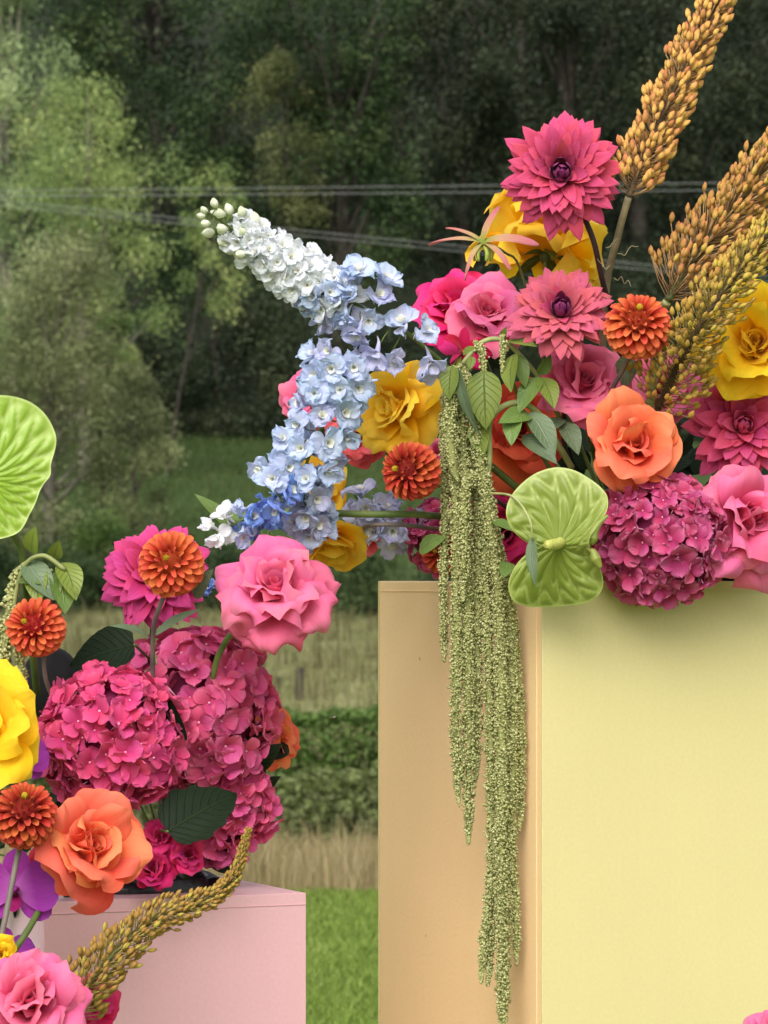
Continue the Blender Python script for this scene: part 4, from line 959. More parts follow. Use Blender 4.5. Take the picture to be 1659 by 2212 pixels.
rose(R_MAGENTA, 'magenta rose between the hydrangea and the amaranth, above the plinth corner', 1000, 1085, 62, 3.72, (-.3, .1, .9), 115, .9, layers=4)
rose(R_YELLOW, 'golden rose behind the low end of the pale blue larkspur', 690, 1050, 88, 3.70, (.5, .0, .8), 116, .9, layers=5)
rose(R_YELLOW, 'golden rose hanging down behind the large pink rose', 715, 1178, 88, 3.62, (.15, -.62, .2), 117, .62, sepals=True, stem_pts=[(706, 1108, 3.57), (800, 1111, 3.555), (915, 1112, 3.57), (1050, 1130, 3.66)], stem_px=15, reflex=.1)
rose(R_SALMON, 'small salmon rose behind the two bare green stalks', 795, 1160, 42, 3.72, (0, -.3, .9), 118, .85, layers=4, stem_pts=[(790, 1136, 3.58), (870, 1134, 3.565), (1000, 1150, 3.66)], stem_px=9, stem_mat=GREY_STEM)

dahlia(D_ROSE, D_HEART, 'tallest rose pink dahlia with purple heart on a dark stalk', 1212, 372, 128, 3.50, (-.10, .06, 1), 201, inner=D_INNER, n=116, wid=.142, open_to=102, cup=1.3, stem_pts=[(1275, 500, 3.53), (1300, 600, 3.55), (1345, 800, 3.62), YC], stem_px=13)
dahlia(D_SALMON, D_HEART, 'salmon pink dahlia with purple heart below the tallest dahlia', 1212, 668, 112, 3.52, (.02, .42, .9), 202, inner=D_INNER, n=104, open_to=98, wid=.150, stem_pts=[(1222, 830, 3.60), (1230, 1000, 3.64), YC], heart_h=.40, cup=.8)
dahlia(D_CRIM, D_CRIM, 'deep pink dahlia at the right under the lemon rose', 1606, 918, 122, 3.60, (.15, .15, .95), 203, n=80, open_to=100, stem_pts=[(1550, 1100, 3.66), YC], wid=.17)
pompon(POM, POM_HEART, 'orange ball dahlia beside the foot of the foxtail spikes', 1377, 706, 75, 3.50, (.02, .62, .8), 211, stem_pts=[(1345, 800, 3.54), (1320, 900, 3.58), YC], stem_mat=GREY_STEM)
pompon(POM_RED, POM_HEART, 'rust orange ball dahlia facing left beside the golden rose', 888, 1018, 67, 3.52, (-.62, .08, .78), 212, stem_pts=[(960, 1010, 3.58), (1150, 1130, 3.66), YC])
pompon(POM_RED, POM_HEART, 'rust ball dahlia squeezed between hydrangea and hanging amaranth', 955, 1195, 46, 3.62, (-.4, .1, .9), 213, n=90)
hydrangea(H_PLUM, H_EYE, 'plum purple hydrangea head drooping over the front of the yellow plinth', 1423, 1163, 143, 3.53, (.0, -.05, 1), 301, 124, 0.222, core_mat=H_CORE, squash=(1, .98, .85))
hydrangea(H_PLUM, H_EYE, 'small plum hydrangea at the left end of the yellow plinth top', 950, 1160, 76, 3.66, (-.4, 0, .9), 302, 60, 0.300, core_mat=H_CORE)

# ------------------------------------------------------------------ flowers of the pink plinth
rose(R_PINK, 'largest pink reflexed rose between the two plinths', 595, 1256, 130, 3.44, (-.04, .62, .80), 121, 1.0, roll=.9, edgem=1.9, wide=.92, stem_pts=[(470, 1420, 3.52), BC], stem_px=14, point=.2, reflex=1.1, loose=1.0)
rose(R_ORANGE, 'orange rose behind the right side of the pink hydrangea', 603, 1580, 80, 3.66, (.75, .2, .4), 122, .95, sepals=True)
rose(R_HOT, 'small hot pink spray rose, right of three under the hydrangea leaf', 407, 1846, 50, 3.45, (.15, .25, 1), 123, .62, group=None, core=9, layers=4)
rose(R_HOT, 'small hot pink spray rose, upper left of three behind the orange rose', 345, 1806, 50, 3.46, (.05, .35, 1), 124, .62, core=9, layers=4)
rose(R_MAGENTA, 'small magenta spray rose, lowest of three above the pink plinth', 330, 1876, 58, 3.45, (-.1, .2, 1), 125, .66, core=9, layers=4)
rose(R_ORANGE, 'large orange rose over the near edge of the pink plinth', 205, 1826, 124, 3.30, (.18, .30, .93), 126, .90, stem_pts=[(120, 1905, 3.34), (60, 2010, 3.30), (-10, 2110, 3.28)], stem_px=15, point=.03, reflex=.75, loose=1.3)
rose(R_LEMON, 'big lemon yellow rose cut by the left edge above the orange ball dahlia', -44, 1562, 124, 3.30, (.05, .25, .95), 127, .95, reflex=.5, loose=1.3)
rose(R_CRIMSON, 'dark crimson rose in shade behind the purple orchid', 105, 1868, 62, 3.44, (0, .2, 1), 128, .9, layers=4)
rose(R_PINK, 'bright pink rose at the bottom left corner', 62, 2156, 116, 3.14, (.05, .55, .82), 129, .95, loose=1.3)
rose(R_HOT, 'crimson pink rose behind the foot of the curved foxtail', 205, 2165, 72, 3.30, (.3, .2, .9), 130, .98, layers=4)
rose(R_PINK, 'pink rose just entering at the bottom right corner', 1672, 2216, 66, 3.34, (-.1, .7, .7), 131, .95)
rose(R_LEMON, 'scrap of yellow rose at the left edge below the orchid', -2, 2062, 44, 3.24, (.1, .2, 1), 132, .9, layers=4)
dahlia(D_MAG, D_MAG, 'magenta dahlia behind the orange ball dahlia at left', 330, 1238, 122, 3.54, (-.08, .16, .95), 221, n=86, open_to=112, stem_pts=[(328, 1400, 3.56), (350, 1700, 3.58), BC], stem_px=10, wid=.17)
pompon(POM, POM_HEART, 'orange ball dahlia in front of the magenta dahlia', 370, 1219, 74, 3.44, (-.12, .22, .95), 222, stem_pts=[(345, 1310, 3.47), (330, 1400, 3.50), (340, 1700, 3.56), BC], stem_mat=GREY_STEM)
pompon(POM, POM_HEART, 'orange ball dahlia on thin stalks below the left anthurium', 78, 1356, 66, 3.42, (-.38, .26, .88), 223, stem_pts=[(95, 1440, 3.44), (125, 1530, 3.47), (250, 1750, 3.56), BC], stem_mat=GREY_STEM, stem_px=10)
pompon(POM_RED, POM_HEART, 'orange ball dahlia above the purple orchid at the left edge', 52, 1762, 74, 3.27, (.08, .72, .66), 224, stem_pts=[(38, 1850, 3.28), (10, 1990, 3.26), (-15, 2100, 3.25)], stem_mat=GREY_STEM, stem_px=13)
hydrangea(H_PINK, H_EYE, 'big pink hydrangea head under the large pink rose', 428, 1530, 168, 3.58, (.1, .1, 1), 311, 120, 0.235, core_mat=H_CORE, squash=(1, 1.05, .9))
hydrangea(H_PINK, H_EYE, 'pink hydrangea head low on the right above the pink plinth', 476, 1728, 120, 3.60, (.3, -.1, 1), 312, 100, 0.270, core_mat=H_CORE, squash=(.9, 1.1, .9))
hydrangea(H_RASP, H_EYE, 'raspberry pink hydrangea head left of the dark ribbed leaf', 242, 1596, 160, 3.45, (-.05, .05, 1), 313, 124, 0.230, core_mat=H_CORE, squash=(1.02, .95, .85))

# ------------------------------------------------------------------ free leaves
def one_leaf(label, x0, y0, x1, y1, d0, d1, W, up, mat, seed, f=f_broad, bend=.25, serr=0, vein=.012, fold=1.2, cat='leaf', group=None, ruf=.015, nvein=8, stalk=None, nu=14, nv=30):
    t = thing('leaf', label, cat, P(x0, y0, d0), group=group)
    leaf_part(t, P(x0, y0, d0), P(x1, y1, d1), up, W, mat, 'blade', f, bend, fold, seed, vein, nvein, serr, nu, nv, ruf)
    if stalk: stem(t, [P(x0, y0, d0)] + [P(*s) for s in stalk], 3.2 / F * d0, GREEN_STEM, 6)
    return t
LEAF_HYD = leaf_mat('leaf_hydrangea', (15, 27, 13), (23, 38, 19), (44, 60, 36), rough=.6, spec=.15, nv=9, var=.1, trans=.06, midw=.05, bump=.8)
one_leaf('dark ribbed hydrangea leaf below the raspberry hydrangea', 362, 1796, 512, 1714, 3.42, 3.46, .36, (.1, .5, .85), LEAF_HYD, 1, serr=34, stalk=[(330, 1790, 3.5)], vein=.011, nvein=10)
one_leaf('dark toothed hydrangea leaf behind the top of the raspberry hydrangea', 290, 1392, 150, 1440, 3.50, 3.52, .36, (-.1, .45, .85), LEAF_HYD, 2, serr=30, stalk=[(330, 1430, 3.55)])
one_leaf('dark folded leaf in the gap between two pink hydrangea heads', 345, 1505, 405, 1600, 3.45, 3.44, .30, (-.6, .2, .7), LEAF_HYD, 3, fold=3)
one_leaf('dark leaf under the orange rose right of the hydrangea', 560, 1630, 622, 1610, 3.62, 3.66, .36, (.2, .6, .6), LEAF_HYD, 4)
one_leaf('bright green pointed leaf left of the small blue larkspur sprig', 505, 1150, 418, 1066, 3.55, 3.56, .17, (.5, .5, .7), LEAF_MID, 5, f=f_leaf, fold=3, vein=.004)
one_leaf('grey green leaf flat on top of the plum hydrangea', 1480, 1058, 1340, 1068, 3.55, 3.53, .18, (0, .75, .6), LEAF_GREY, 6, f=f_leaf)
one_leaf('narrow grey leaf on the left of the dahlia stalk fork', 322, 1374, 232, 1352, 3.47, 3.46, .13, (0, .8, .5), LEAF_GREY, 7, f=f_leaf, bend=.35, vein=.004)
one_leaf('narrow grey leaf on the right of the dahlia stalk fork', 335, 1372, 438, 1316, 3.47, 3.45, .13, (-.4, .7, .6), LEAF_GREY, 8, f=f_leaf, bend=.3, vein=.004)
one_leaf('dull leaf on the back of the largest pink rose', 420, 1290, 462, 1228, 3.48, 3.46, .26, (-.5, .2, .8), LEAF_GREY, 9, f=f_leaf)
one_leaf('round green leaf below the orange ball dahlia beside the foxtail', 1370, 778, 1328, 845, 3.56, 3.58, .34, (-.2, .4, .8), LEAF_GREY, 10)
one_leaf('small leaf under the rust ball dahlia by the stalks', 905, 1190, 965, 1160, 3.56, 3.54, .28, (-.2, .5, .8), LEAF_MID, 11, f=f_leaf)
# dark filling foliage inside both arrangements
def filler(label, cx, cy, d, rx, ry, n, seed, mat, sz=90, group=None):
    r = np.random.default_rng(seed)
    t = thing('foliage_sprig', label, 'foliage', P(cx, cy + ry, d), group=group)
    inv = M[t.name].inverted()
    for i in range(n):
        a = r.uniform(0, 6.28); q = math.sqrt(r.random())
        x, y = cx + rx * q * math.cos(a), cy + ry * q * math.sin(a); dd = d + r.normal(0, .02)
        aa = a + r.normal(0, .6); L = sz * r.uniform(.7, 1.2)
        leaf_part(t, P(x, y, dd), P(x + L * math.cos(aa), y + L * math.sin(aa), dd + r.normal(0, .012)), (r.normal(0, .4), .5 + r.normal(0, .3), 1), .26, mat, seed=seed + i, bend=.25, nu=6, nv=12)
    for i in range(max(3, n // 5)):
        a = r.uniform(0, 6.28); q = .8
        stem(t, [P(cx, cy + ry, d), P(cx + rx * q * math.cos(a) * .5, cy + ry * q * math.sin(a) * .5, d), P(cx + rx * q * math.cos(a), cy + ry * q * math.sin(a), d)], 2.5 / F * d, GREEN_STEM, 5)
filler('dark leaves filling the middle of the tall arrangement', 1300, 1080, 3.74, 280, 130, 46, 1, LEAF_DARK)
filler('dark leaves behind the pink and coral roses', 1150, 860, 3.78, 160, 150, 30, 2, LEAF_DARK)
filler('dark leaves behind the deep pink dahlia at right', 1560, 1040, 3.76, 130, 190, 34, 3, LEAF_DARK)
filler('dark leaves between hydrangeas of the pink plinth', 360, 1700, 3.60, 190, 170, 44, 4, LEAF_DARK)
filler('dark leaves by the left edge behind orchid and orange dahlia', 60, 1850, 3.50, 110, 110, 24, 5, LEAF_DARK)
filler('few leaves beside the blue larkspur foot', 575, 1130, 3.62, 60, 40, 9, 6, LEAF_MID, 60)
filler('leaves low at the left corner under the stalks', 20, 2150, 3.30, 70, 60, 14, 7, LEAF_DARK, 70)

# ------------------------------------------------------------------ foxtail lilies
foxtail('tallest tan foxtail spike leaving the top edge', [(1358, 425, 3.52), (1400, 320, 3.52), (1470, 170, 3.52), (1540, 20, 3.52), (1570, -60, 3.52)], 520, F_TAN, F_PED, F_STEM, 1, bud_px=(19, 25), ped_px=(36, 54), stem_px=(10, 16),
        bare=[(1290, 1000, 3.66), (1308, 640, 3.58), (1335, 510, 3.54)], bare_mat=TAN_STEM, up_tilt=.5)
foxtail('broad golden foxtail spike rising to the right edge above the other', [(1442, 650, 3.56), (1500, 560, 3.56), (1585, 450, 3.56), (1670, 340, 3.56), (1740, 250, 3.56)], 640, F_GOLD, F_PED, F_STEMG, 2, bud_px=(19, 26), ped_px=(40, 84), stem_px=(11, 20),
        bare=[(1390, 1000, 3.68), (1425, 700, 3.60)], bare_mat=PALE_STEM, up_tilt=.75)
foxtail('lime gold foxtail spike with dark stalk passing before the lemon rose', [(1422, 880, 3.57), (1465, 790, 3.53), (1520, 690, 3.49), (1600, 580, 3.48), (1690, 470, 3.48), (1720, 440, 3.48)], 600, F_LIME, F_PEDG, F_STEM, 3, bud_px=(16, 24), ped_px=(30, 78), stem_px=(10, 17), up_tilt=.55, bare=[(1385, 1010, 3.64), (1405, 935, 3.60)])
foxtail('curved olive foxtail spike lying across the pink plinth', [(140, 2200, 3.26), (205, 2110, 3.26), (270, 2035, 3.27), (335, 1985, 3.28), (405, 1960, 3.29), (470, 1930, 3.30), (510, 1880, 3.30), (536, 1795, 3.30)], 560, F_OLIVE, F_PEDG, F_STEMG, 4, bud_px=(10, 24), ped_px=(5, 62), stem_px=(6, 15), up_tilt=.6)

t = bpy.data.objects['foxtail_lily']
r = np.random.default_rng(3)
for k, (x, y) in enumerate(((1338, 520), (1334, 548), (1322, 585), (1326, 600), (1318, 640))):
    d_ = 3.53; sg = 1 if k % 2 else -1; p = Vector(P(x, y, d_)); pts = [p]
    for j in range(6):
        p = p + Vector((sg * r.uniform(2, 9), r.normal(0, 4), r.normal(0, 7))) * (d_ / F); pts.append(p)
    part('fibre', tube_mesh('fibre', catmull(pts, 4), .9 / F * d_, TAN_STEM, 4, M['foxtail_lily'].inverted()), t)

# ------------------------------------------------------------------ larkspur
FL = {k: Floret(m, L_EYE, s, 700 + i * 13) for i, (k, m, s) in enumerate((('w', L_WHITE, L_WHITE), ('p', L_PALE, L_PALE), ('b', L_BLUE, L_BLUE), ('l', L_LILAC, L_LILAC)))}
def bud(t, p, dr, s, r):
    if not hasattr(bud, 'm'): bud.m = bud_mesh(L_BUD, 77, 1.0, .34)
    part('bud', bud.m, t, M[t.name].inverted() @ Matrix.Translation(p) @ dr.to_track_quat('Z', 'Y').to_matrix().to_4x4() @ Matrix.Scale(s, 4))
def spire(label, axis, n, cols, size, spread, seed, tip_buds=0, facing_cam=.5, stem_px=(4, 10), side=None, q0=0):
    r = np.random.default_rng(seed)
    pts = catmull([P(*a) for a in axis], 10); d = axis[0][2]; px = d / F
    t = thing('larkspur', label, 'larkspur', pts[0])
    inv = M[t.name].inverted()
    part('stem', tube_mesh('stem', pts, [stem_px[1] * px * .5, stem_px[0] * px * .5], GREEN_STEM, 7, inv), t)
    acc = Acc()
    N = len(pts) - 1
    for i in range(n):
        q = q0 + (.90 if tip_buds else .98 - q0 * 0) * (i + .5) / n if q0 == 0 else q0 + (.88 - q0) * (i + .5) / n
        fq = q * N; j = min(int(fq), N - 1)
        p = pts[j].lerp(pts[j + 1], fq - j); ax = (pts[j + 1] - pts[j]).normalized()
        o = ax.orthogonal().normalized(); b = ax.cross(o); a = i * 2.39996
        rv = o * math.cos(a) + b * math.sin(a)
        if side is not None: rv = (rv + Vector(side)).normalized()
        sp = np.interp(q, [0, .5, 1], spread) * px
        e = p + rv * sp * r.uniform(.75, 1.1)
        dv = (rv + Vector((0, -facing_cam, .0)) + ax * .15 + Vector(r.normal(0, .40, 3))).normalized()
        c = cols(q, r); s = np.interp(q, [0, .5, 1], size) * px * r.uniform(.88, 1.12)
        FL[c].place(t, r, e, dv, s)
        V, Q, T, _ = tube_data([p, p.lerp(e, .6) + ax * sp * .1, e - dv * s * .3], 1.6 * px, 4); acc.add(xf(inv, V), Q, T, .5)
    for i in range(tip_buds):
        q = i / max(1, tip_buds - 1); fq = N * (.80 + .20 * q); j = min(int(fq), N - 1); p = pts[j].lerp(pts[j + 1], fq - j)
        ax = (pts[-1] - pts[-2]).normalized(); o = ax.orthogonal().normalized(); b = ax.cross(o); a = i * 2.4
        rv = o * math.cos(a) + b * math.sin(a)
        e = p + rv * (40 - 26 * q) * px * r.uniform(.7, 1.2); dv = (rv * (1 - .5 * q) + ax * .8).normalized(); bud(t, e, dv, (33 - 12 * q) * px * r.uniform(.8, 1.15), r)
        V, Q, T, _ = tube_data([p, e], 1.6 * px, 4); acc.add(xf(inv, V), Q, T, .5)
    part('pedicels', acc.mesh('pedicels', GREEN_STEM), t, kind='stuff')
    return t
def c_white(q, r):
    return 'w' if q > .52 + r.normal(0, .04) else ('p' if r.random() < .7 else 'w')
t = spire('white larkspur spire leaning up to the left with blue florets at its foot', [(975, 800, 3.56), (900, 735, 3.55), (820, 680, 3.54), (720, 635, 3.53), (620, 575, 3.52), (525, 510, 3.51), (446, 456, 3.50)], 84, c_white, (32, 33, 19), (28, 50, 26), 401, tip_buds=17, stem_px=(5, 10), q0=.44)
r = np.random.default_rng(44)
for k, (x, y, x0, y0, c_, s_, dv) in enumerate([(775, 592, 770, 650, 'p', 46, (-.1, -.6, .8)), (830, 612, 810, 670, 'p', 46, (.4, -.5, .7)), (765, 640, 760, 650, 'w', 40, (0, -1, .3)), (735, 660, 740, 645, 'p', 40, (-.3, -1, -.2)), (705, 690, 715, 632, 'l', 38, (-.4, -.8, -.6)),
        (795, 690, 790, 670, 'p', 42, (.1, -.9, -.4)), (775, 715, 780, 665, 'l', 40, (-.2, -.7, -.8)), (815, 640, 815, 676, 'l', 38, (.5, -.8, .4)), (870, 700, 862, 710, 'p', 44, (-.3, -.8, .6)), (912, 716, 890, 728, 'p', 40, (.7, -.6, .2)),
        (815, 760, 850, 705, 'l', 46, (-.3, -.6, -.8)), (850, 775, 870, 715, 'l', 36, (.1, -.8, -.7)), (930, 780, 930, 760, 'l', 46, (.1, -.7, -.7)), (745, 625, 750, 645, 'w', 36, (-.2, -1, .4))]):
    p = P(x, y, 3.52 + .01 * (k % 3)); q = P(x0, y0, 3.545); d_ = Vector(dv).normalized()
    FL[c_].place(t, r, p, d_, s_ * 3.53 / F)
    stem(t, [q, q.lerp(p, .5) + Vector((0, 0, .004)), p - d_ * .012], 1.5 / F * 3.5, GREEN_STEM, 5)
spire('pale blue larkspur spire hanging down beside the golden rose', [(745, 770, 3.50), (720, 840, 3.50), (690, 930, 3.50), (655, 1030, 3.50), (665, 1110, 3.52), (690, 1170, 3.54)], 52, lambda q, r: 'p' if r.random() < .78 else 'l', (38, 40, 32), (54, 60, 18), 402, facing_cam=.9)
spire('vivid blue larkspur sprig at the tip below the pale spire', [(640, 960, 3.49), (600, 1010, 3.49), (598, 1060, 3.48), (612, 1085, 3.47)], 9, lambda q, r: 'b' if q > .6 else 'p', (36, 40, 50), (42, 34, 12), 403, facing_cam=1.1)
spire('small blue and white larkspur sprig left of the large pink rose', [(580, 1130, 3.52), (535, 1120, 3.50), (500, 1135, 3.50), (455, 1160, 3.51)], 10, lambda q, r: 'b' if q < .35 else ('p' if q < .55 else 'w'), (36, 38, 34), (20, 24, 20), 404, facing_cam=.9)
spire('lilac larkspur sprig under the rust ball dahlia', [(900, 1110, 3.66), (840, 1150, 3.64), (800, 1110, 3.63), (765, 1070, 3.62)], 9, lambda q, r: 'l' if r.random() < .75 else 'p', (44, 42, 40), (30, 28, 14), 405, facing_cam=.9)
for (xx, yy, dd, lb, c, s) in ((452, 1268, 3.50, 'single blue larkspur floret tucked left of the large pink rose', 'b', 30),):
    r = np.random.default_rng(5); t = thing('larkspur', lb, 'larkspur', P(xx, yy, dd)); FL[c].place(t, r, P(xx, yy, dd), (-.3, -1, .2), s * dd / F)
    stem(t, [P(xx, yy, dd + .01), P(xx + 60, yy + 120, dd + .06)], 2 / F * dd, GREEN_STEM)

# ------------------------------------------------------------------ hanging amaranth
t = thing('hanging_amaranth', 'long green amaranth tassels hanging down over the plinth corner', 'amaranth', P(1000, 790, 3.54))
inv = M[t.name].inverted()
strands = [([(962, 845), (958, 950), (962, 1100), (958, 1250), (960, 1430)], 13, .012), ([(985, 790), (975, 900), (985, 1100), (986, 1350), (985, 1550), (990, 1735)], 17, -.004),
    ([(1000, 785), (1000, 950), (1008, 1150), (1010, 1350), (1012, 1600), (1012, 1825)], 17, .0), ([(1012, 815), (1022, 980), (1032, 1150), (1031, 1350), (1030, 1500), (1027, 1690)], 16, .010),
    ([(1003, 800), (1030, 960), (1046, 1150), (1054, 1350), (1060, 1600), (1062, 1880), (1054, 2130)], 16, .004), ([(1008, 810), (1040, 1000), (1060, 1150), (1078, 1300), (1084, 1600), (1082, 1900), (1088, 2240)], 18, -.010),
    ([(1015, 850), (1045, 1010), (1072, 1170), (1098, 1330), (1108, 1500), (1106, 1700), (1096, 1950), (1082, 2240)], 17, .002), ([(1040, 1000), (1070, 1150), (1096, 1260), (1115, 1400), (1124, 1550), (1126, 1680), (1122, 1795)], 12, .008),
    ([(975, 830), (972, 930), (978, 1010), (990, 1040)], 20, -.014), ([(1060, 1900), (1044, 2040), (1040, 2125)], 12, .0), ([(1105, 1800), (1114, 1950), (1116, 2085)], 11, .006),
    ([(1025, 1020), (1005, 1060), (1003, 1160), (1000, 1300)], 16, -.012), ([(1025, 735), (1042, 765), (1045, 830)], 11, -.01), ([(1086, 722), (1086, 760), (1085, 803)], 10, -.012)]
for k, (p, r0, dy) in enumerate(strands):
    dd = [3.535 + dy + (.0 if y < 1253 else 0) for (x, y) in p]
    part('tassel', tassel_mesh(A_TASSEL, [P(x, y, e) for (x, y), e in zip(p, dd)], r0 * .70 * 3.535 / F, 500 + k, .00135, inv=inv), t)
stem(t, [P(1235, 1010, 3.58), P(1205, 960, 3.56), P(1160, 890, 3.54), P(1110, 870, 3.53), P(1060, 905, 3.53), P(1057, 990, 3.53), P(1050, 1060, 3.53)], 7 / F * 3.53, PALE_STEM, label='pale bent stalk beside the tassels')
stem(t, [P(1215, 920, 3.58), P(1180, 840, 3.56), P(1130, 775, 3.54), P(1085, 735, 3.53), P(1040, 740, 3.53), P(1000, 785, 3.53)], 5.5 / F * 3.53, PALE_STEM, label='pale arching stalk above the tassels')
stem(t, [P(1055, 1065, 3.50), P(1108, 1073, 3.455), P(1143, 1120, 3.43), P(1150, 1165, 3.43)], 2.6 / F * 3.5, PALE_STEM)
for k, (x0, y0, x1, y1, d0, d1, W, up, m) in enumerate([(1045, 800, 1050, 930, 3.52, 3.51, .30, (-.1, .3, 1), LEAF_LIME), (975, 790, 970, 865, 3.515, 3.51, .30, (-.3, .3, 1), LEAF_LIME), (990, 795, 1040, 945, 3.51, 3.505, .10, (-.7, .3, .5), LEAF_GREY),
        (1035, 900, 1045, 990, 3.53, 3.52, .28, (-.4, .1, .9), LEAF_LIME), (1110, 765, 1105, 850, 3.53, 3.51, .26, (-.6, .2, .6), LEAF_LIME), (1115, 765, 1135, 840, 3.535, 3.53, .24, (.3, .2, .9), LEAF_MID), (1165, 815, 1120, 895, 3.54, 3.52, .24, (-.4, .3, .8), LEAF_MID),
        (1170, 815, 1198, 885, 3.54, 3.52, .28, (.3, .3, .9), LEAF_LIME), (1100, 735, 1162, 750, 3.53, 3.51, .20, (0, .6, .7), LEAF_LIME), (1085, 735, 1095, 705, 3.53, 3.52, .26, (-.3, .2, .9), LEAF_LIME), (1165, 810, 1190, 765, 3.54, 3.53, .28, (.4, .3, .8), LEAF_MID),
        (1145, 895, 1075, 915, 3.53, 3.50, .24, (0, .5, .8), LEAF_MID), (1110, 895, 1105, 965, 3.52, 3.50, .26, (-.2, .3, .9), LEAF_MID), (1145, 890, 1200, 990, 3.53, 3.51, .24, (.2, .5, .7), LEAF_GREY), (1130, 940, 1205, 1005, 3.53, 3.50, .20, (-.2, .7, .6), LEAF_GREY),
        (1215, 910, 1250, 985, 3.56, 3.54, .26, (.2, .5, .8), LEAF_GREY), (1215, 905, 1185, 935, 3.56, 3.54, .28, (-.2, .5, .8), LEAF_GREY), (1150, 1160, 1158, 1270, 3.435, 3.425, .13, (-.5, .2, .8), LEAF_GREY), (1065, 1125, 1115, 1150, 3.52, 3.50, .18, (0, .6, .7), LEAF_MID),
        (1100, 1215, 1085, 1250, 3.52, 3.50, .3, (0, .4, .9), LEAF_MID), (1000, 765, 1030, 750, 3.52, 3.51, .25, (0, .5, .8), LEAF_LIME), (1020, 770, 1015, 800, 3.51, 3.505, .3, (0, .4, .9), LEAF_LIME)]):
    leaf_part(t, P(x0, y0, d0), P(x1, y1, d1), up, W, m, seed=800 + k, bend=.3, nu=8, nv=16, vein=.008)

# amaranth at the far left
t = thing('hanging_amaranth', 'pale green amaranth sprig with drooping leaves below the left anthurium', 'amaranth', P(60, 1260, 3.44))
inv = M[t.name].inverted()
for k, (p, r0) in enumerate([([(70, 1215), (40, 1240), (22, 1300), (8, 1420), (5, 1520)], 11), ([(25, 1300), (35, 1380), (48, 1450), (50, 1520)], 10), ([(90, 1220), (110, 1250), (112, 1290)], 7)]):
    part('tassel', tassel_mesh(A_TASSEL, [P(x, y, 3.45) for x, y in p], r0 * 3.45 / F, 560 + k, inv=inv), t)
stem(t, [P(30, 1540, 3.48), P(20, 1400, 3.46), P(45, 1240, 3.44), P(90, 1200, 3.43), P(140, 1230, 3.43)], 5 / F * 3.44, PALE_STEM)
for k, (x0, y0, x1, y1, W, up, m) in enumerate([(135, 1215, 165, 1300, .30, (.3, .4, .8), LEAF_LIME), (55, 1215, 118, 1300, .26, (-.2, .75, .5), LEAF_GREY), (125, 1235, 140, 1330, .30, (.4, .2, .8), LEAF_MID), (80, 1225, 85, 1310, .28, (-.2, .3, .9), LEAF_LIME),
        (70, 1195, 78, 1135, .28, (-.3, .2, .9), LEAF_LIME), (115, 1205, 128, 1165, .28, (.2, .3, .9), LEAF_LIME), (110, 1240, 120, 1300, .28, (.2, .3, .9), LEAF_LIME), (40, 1255, 90, 1262, .22, (0, .6, .7), LEAF_MID), (145, 1240, 168, 1290, .26, (.4, .2, .8), LEAF_LIME)]):
    leaf_part(t, P(x0, y0, 3.44), P(x1, y1, 3.42), up, W, m, seed=850 + k, bend=.4, nu=8, nv=14, vein=.006)

# ------------------------------------------------------------------ anthuriums
def spathe(t, outline, d, relief, mat, nveins, seed, edge_in=None, S=1.0, nr=46, na=160, rot=None):
    """outline: (angle deg, radius px) about the spadix; relief(r, a) gives the bulge towards the viewer in px"""
    a = np.linspace(0, 2 * np.pi, na + 1)
    oa = np.array([o[0] for o in outline] + [360 + outline[0][0]], float); orad = np.array([o[1] for o in outline] + [outline[0][1]], float)
    R = np.interp(np.degrees(a) % 360, oa, orad)
    kern = np.exp(-np.linspace(-2, 2, 9) ** 2); kern /= kern.sum()
    R = np.convolve(np.concatenate([R[-9:-1], R, R[1:9]]), kern, 'same')[8:-8]
    q = np.linspace(0.02, 1, nr + 1) ** .85
    Qg, Ag = np.meshgrid(q, a, indexing='ij')
    rr = Qg * R[None, :]
    px = d / F
    # main veins fan out from the spadix; puckers rise between them
    ph = Ag * nveins / (2 * np.pi) + .25 * np.sin(Qg * 3 + seed)
    ridge = np.abs(np.sin(np.pi * ph)) ** .5
    cross = np.sin(Qg * 19 + 2.2 * np.sin(ph * np.pi * 2) + seed) * .5 + .5
    pk = (ridge - .6) * np.clip(Qg * 3, 0, 1) * 4.6 + (cross ** .6) * ridge * np.clip(Qg * 2 - .4, 0, 1) * 6.0
    h = relief(Qg, Ag) + pk * np.clip((1.02 - Qg) * 8, .2, 1)
    V = np.stack([rr * np.cos(Ag) * px, rr * np.sin(Ag) * px, h * px], -1).reshape(-1, 3)
    vein = np.maximum(np.clip(1 - ridge * 1.7, 0, 1), np.clip(1 - cross * 3.5, 0, 1) * .6 * np.clip(Qg * 2 - .4, 0, 1)); vein = np.maximum(vein, np.clip((Qg - .965) * 40, 0, 1))
    puv = np.stack([Ag / 6.283, .5 + .5 * vein - .25 * (1 - Qg), vein], -1).reshape(-1, 3)
    me = mesh_np('spathe', V, grid_faces(nr, na), mat, puv=puv)
    return part('spathe', me, t)
t = thing('anthurium', 'green anthurium with two lobes and blunt spadix on the yellow plinth edge', 'anthurium', P(1205, 1178, 3.455), (-.05, .08, 1))
out1 = [(0, 66), (12, 70), (24, 92), (36, 134), (45, 152), (54, 156), (65, 160), (78, 168), (92, 171), (108, 164), (122, 154), (138, 144), (150, 130), (160, 108), (170, 78), (180, 54), (188, 52), (196, 74), (206, 104), (218, 138), (230, 154), (242, 146), (256, 132), (270, 126), (284, 128), (298, 136), (310, 138), (320, 130), (333, 100), (347, 74)]
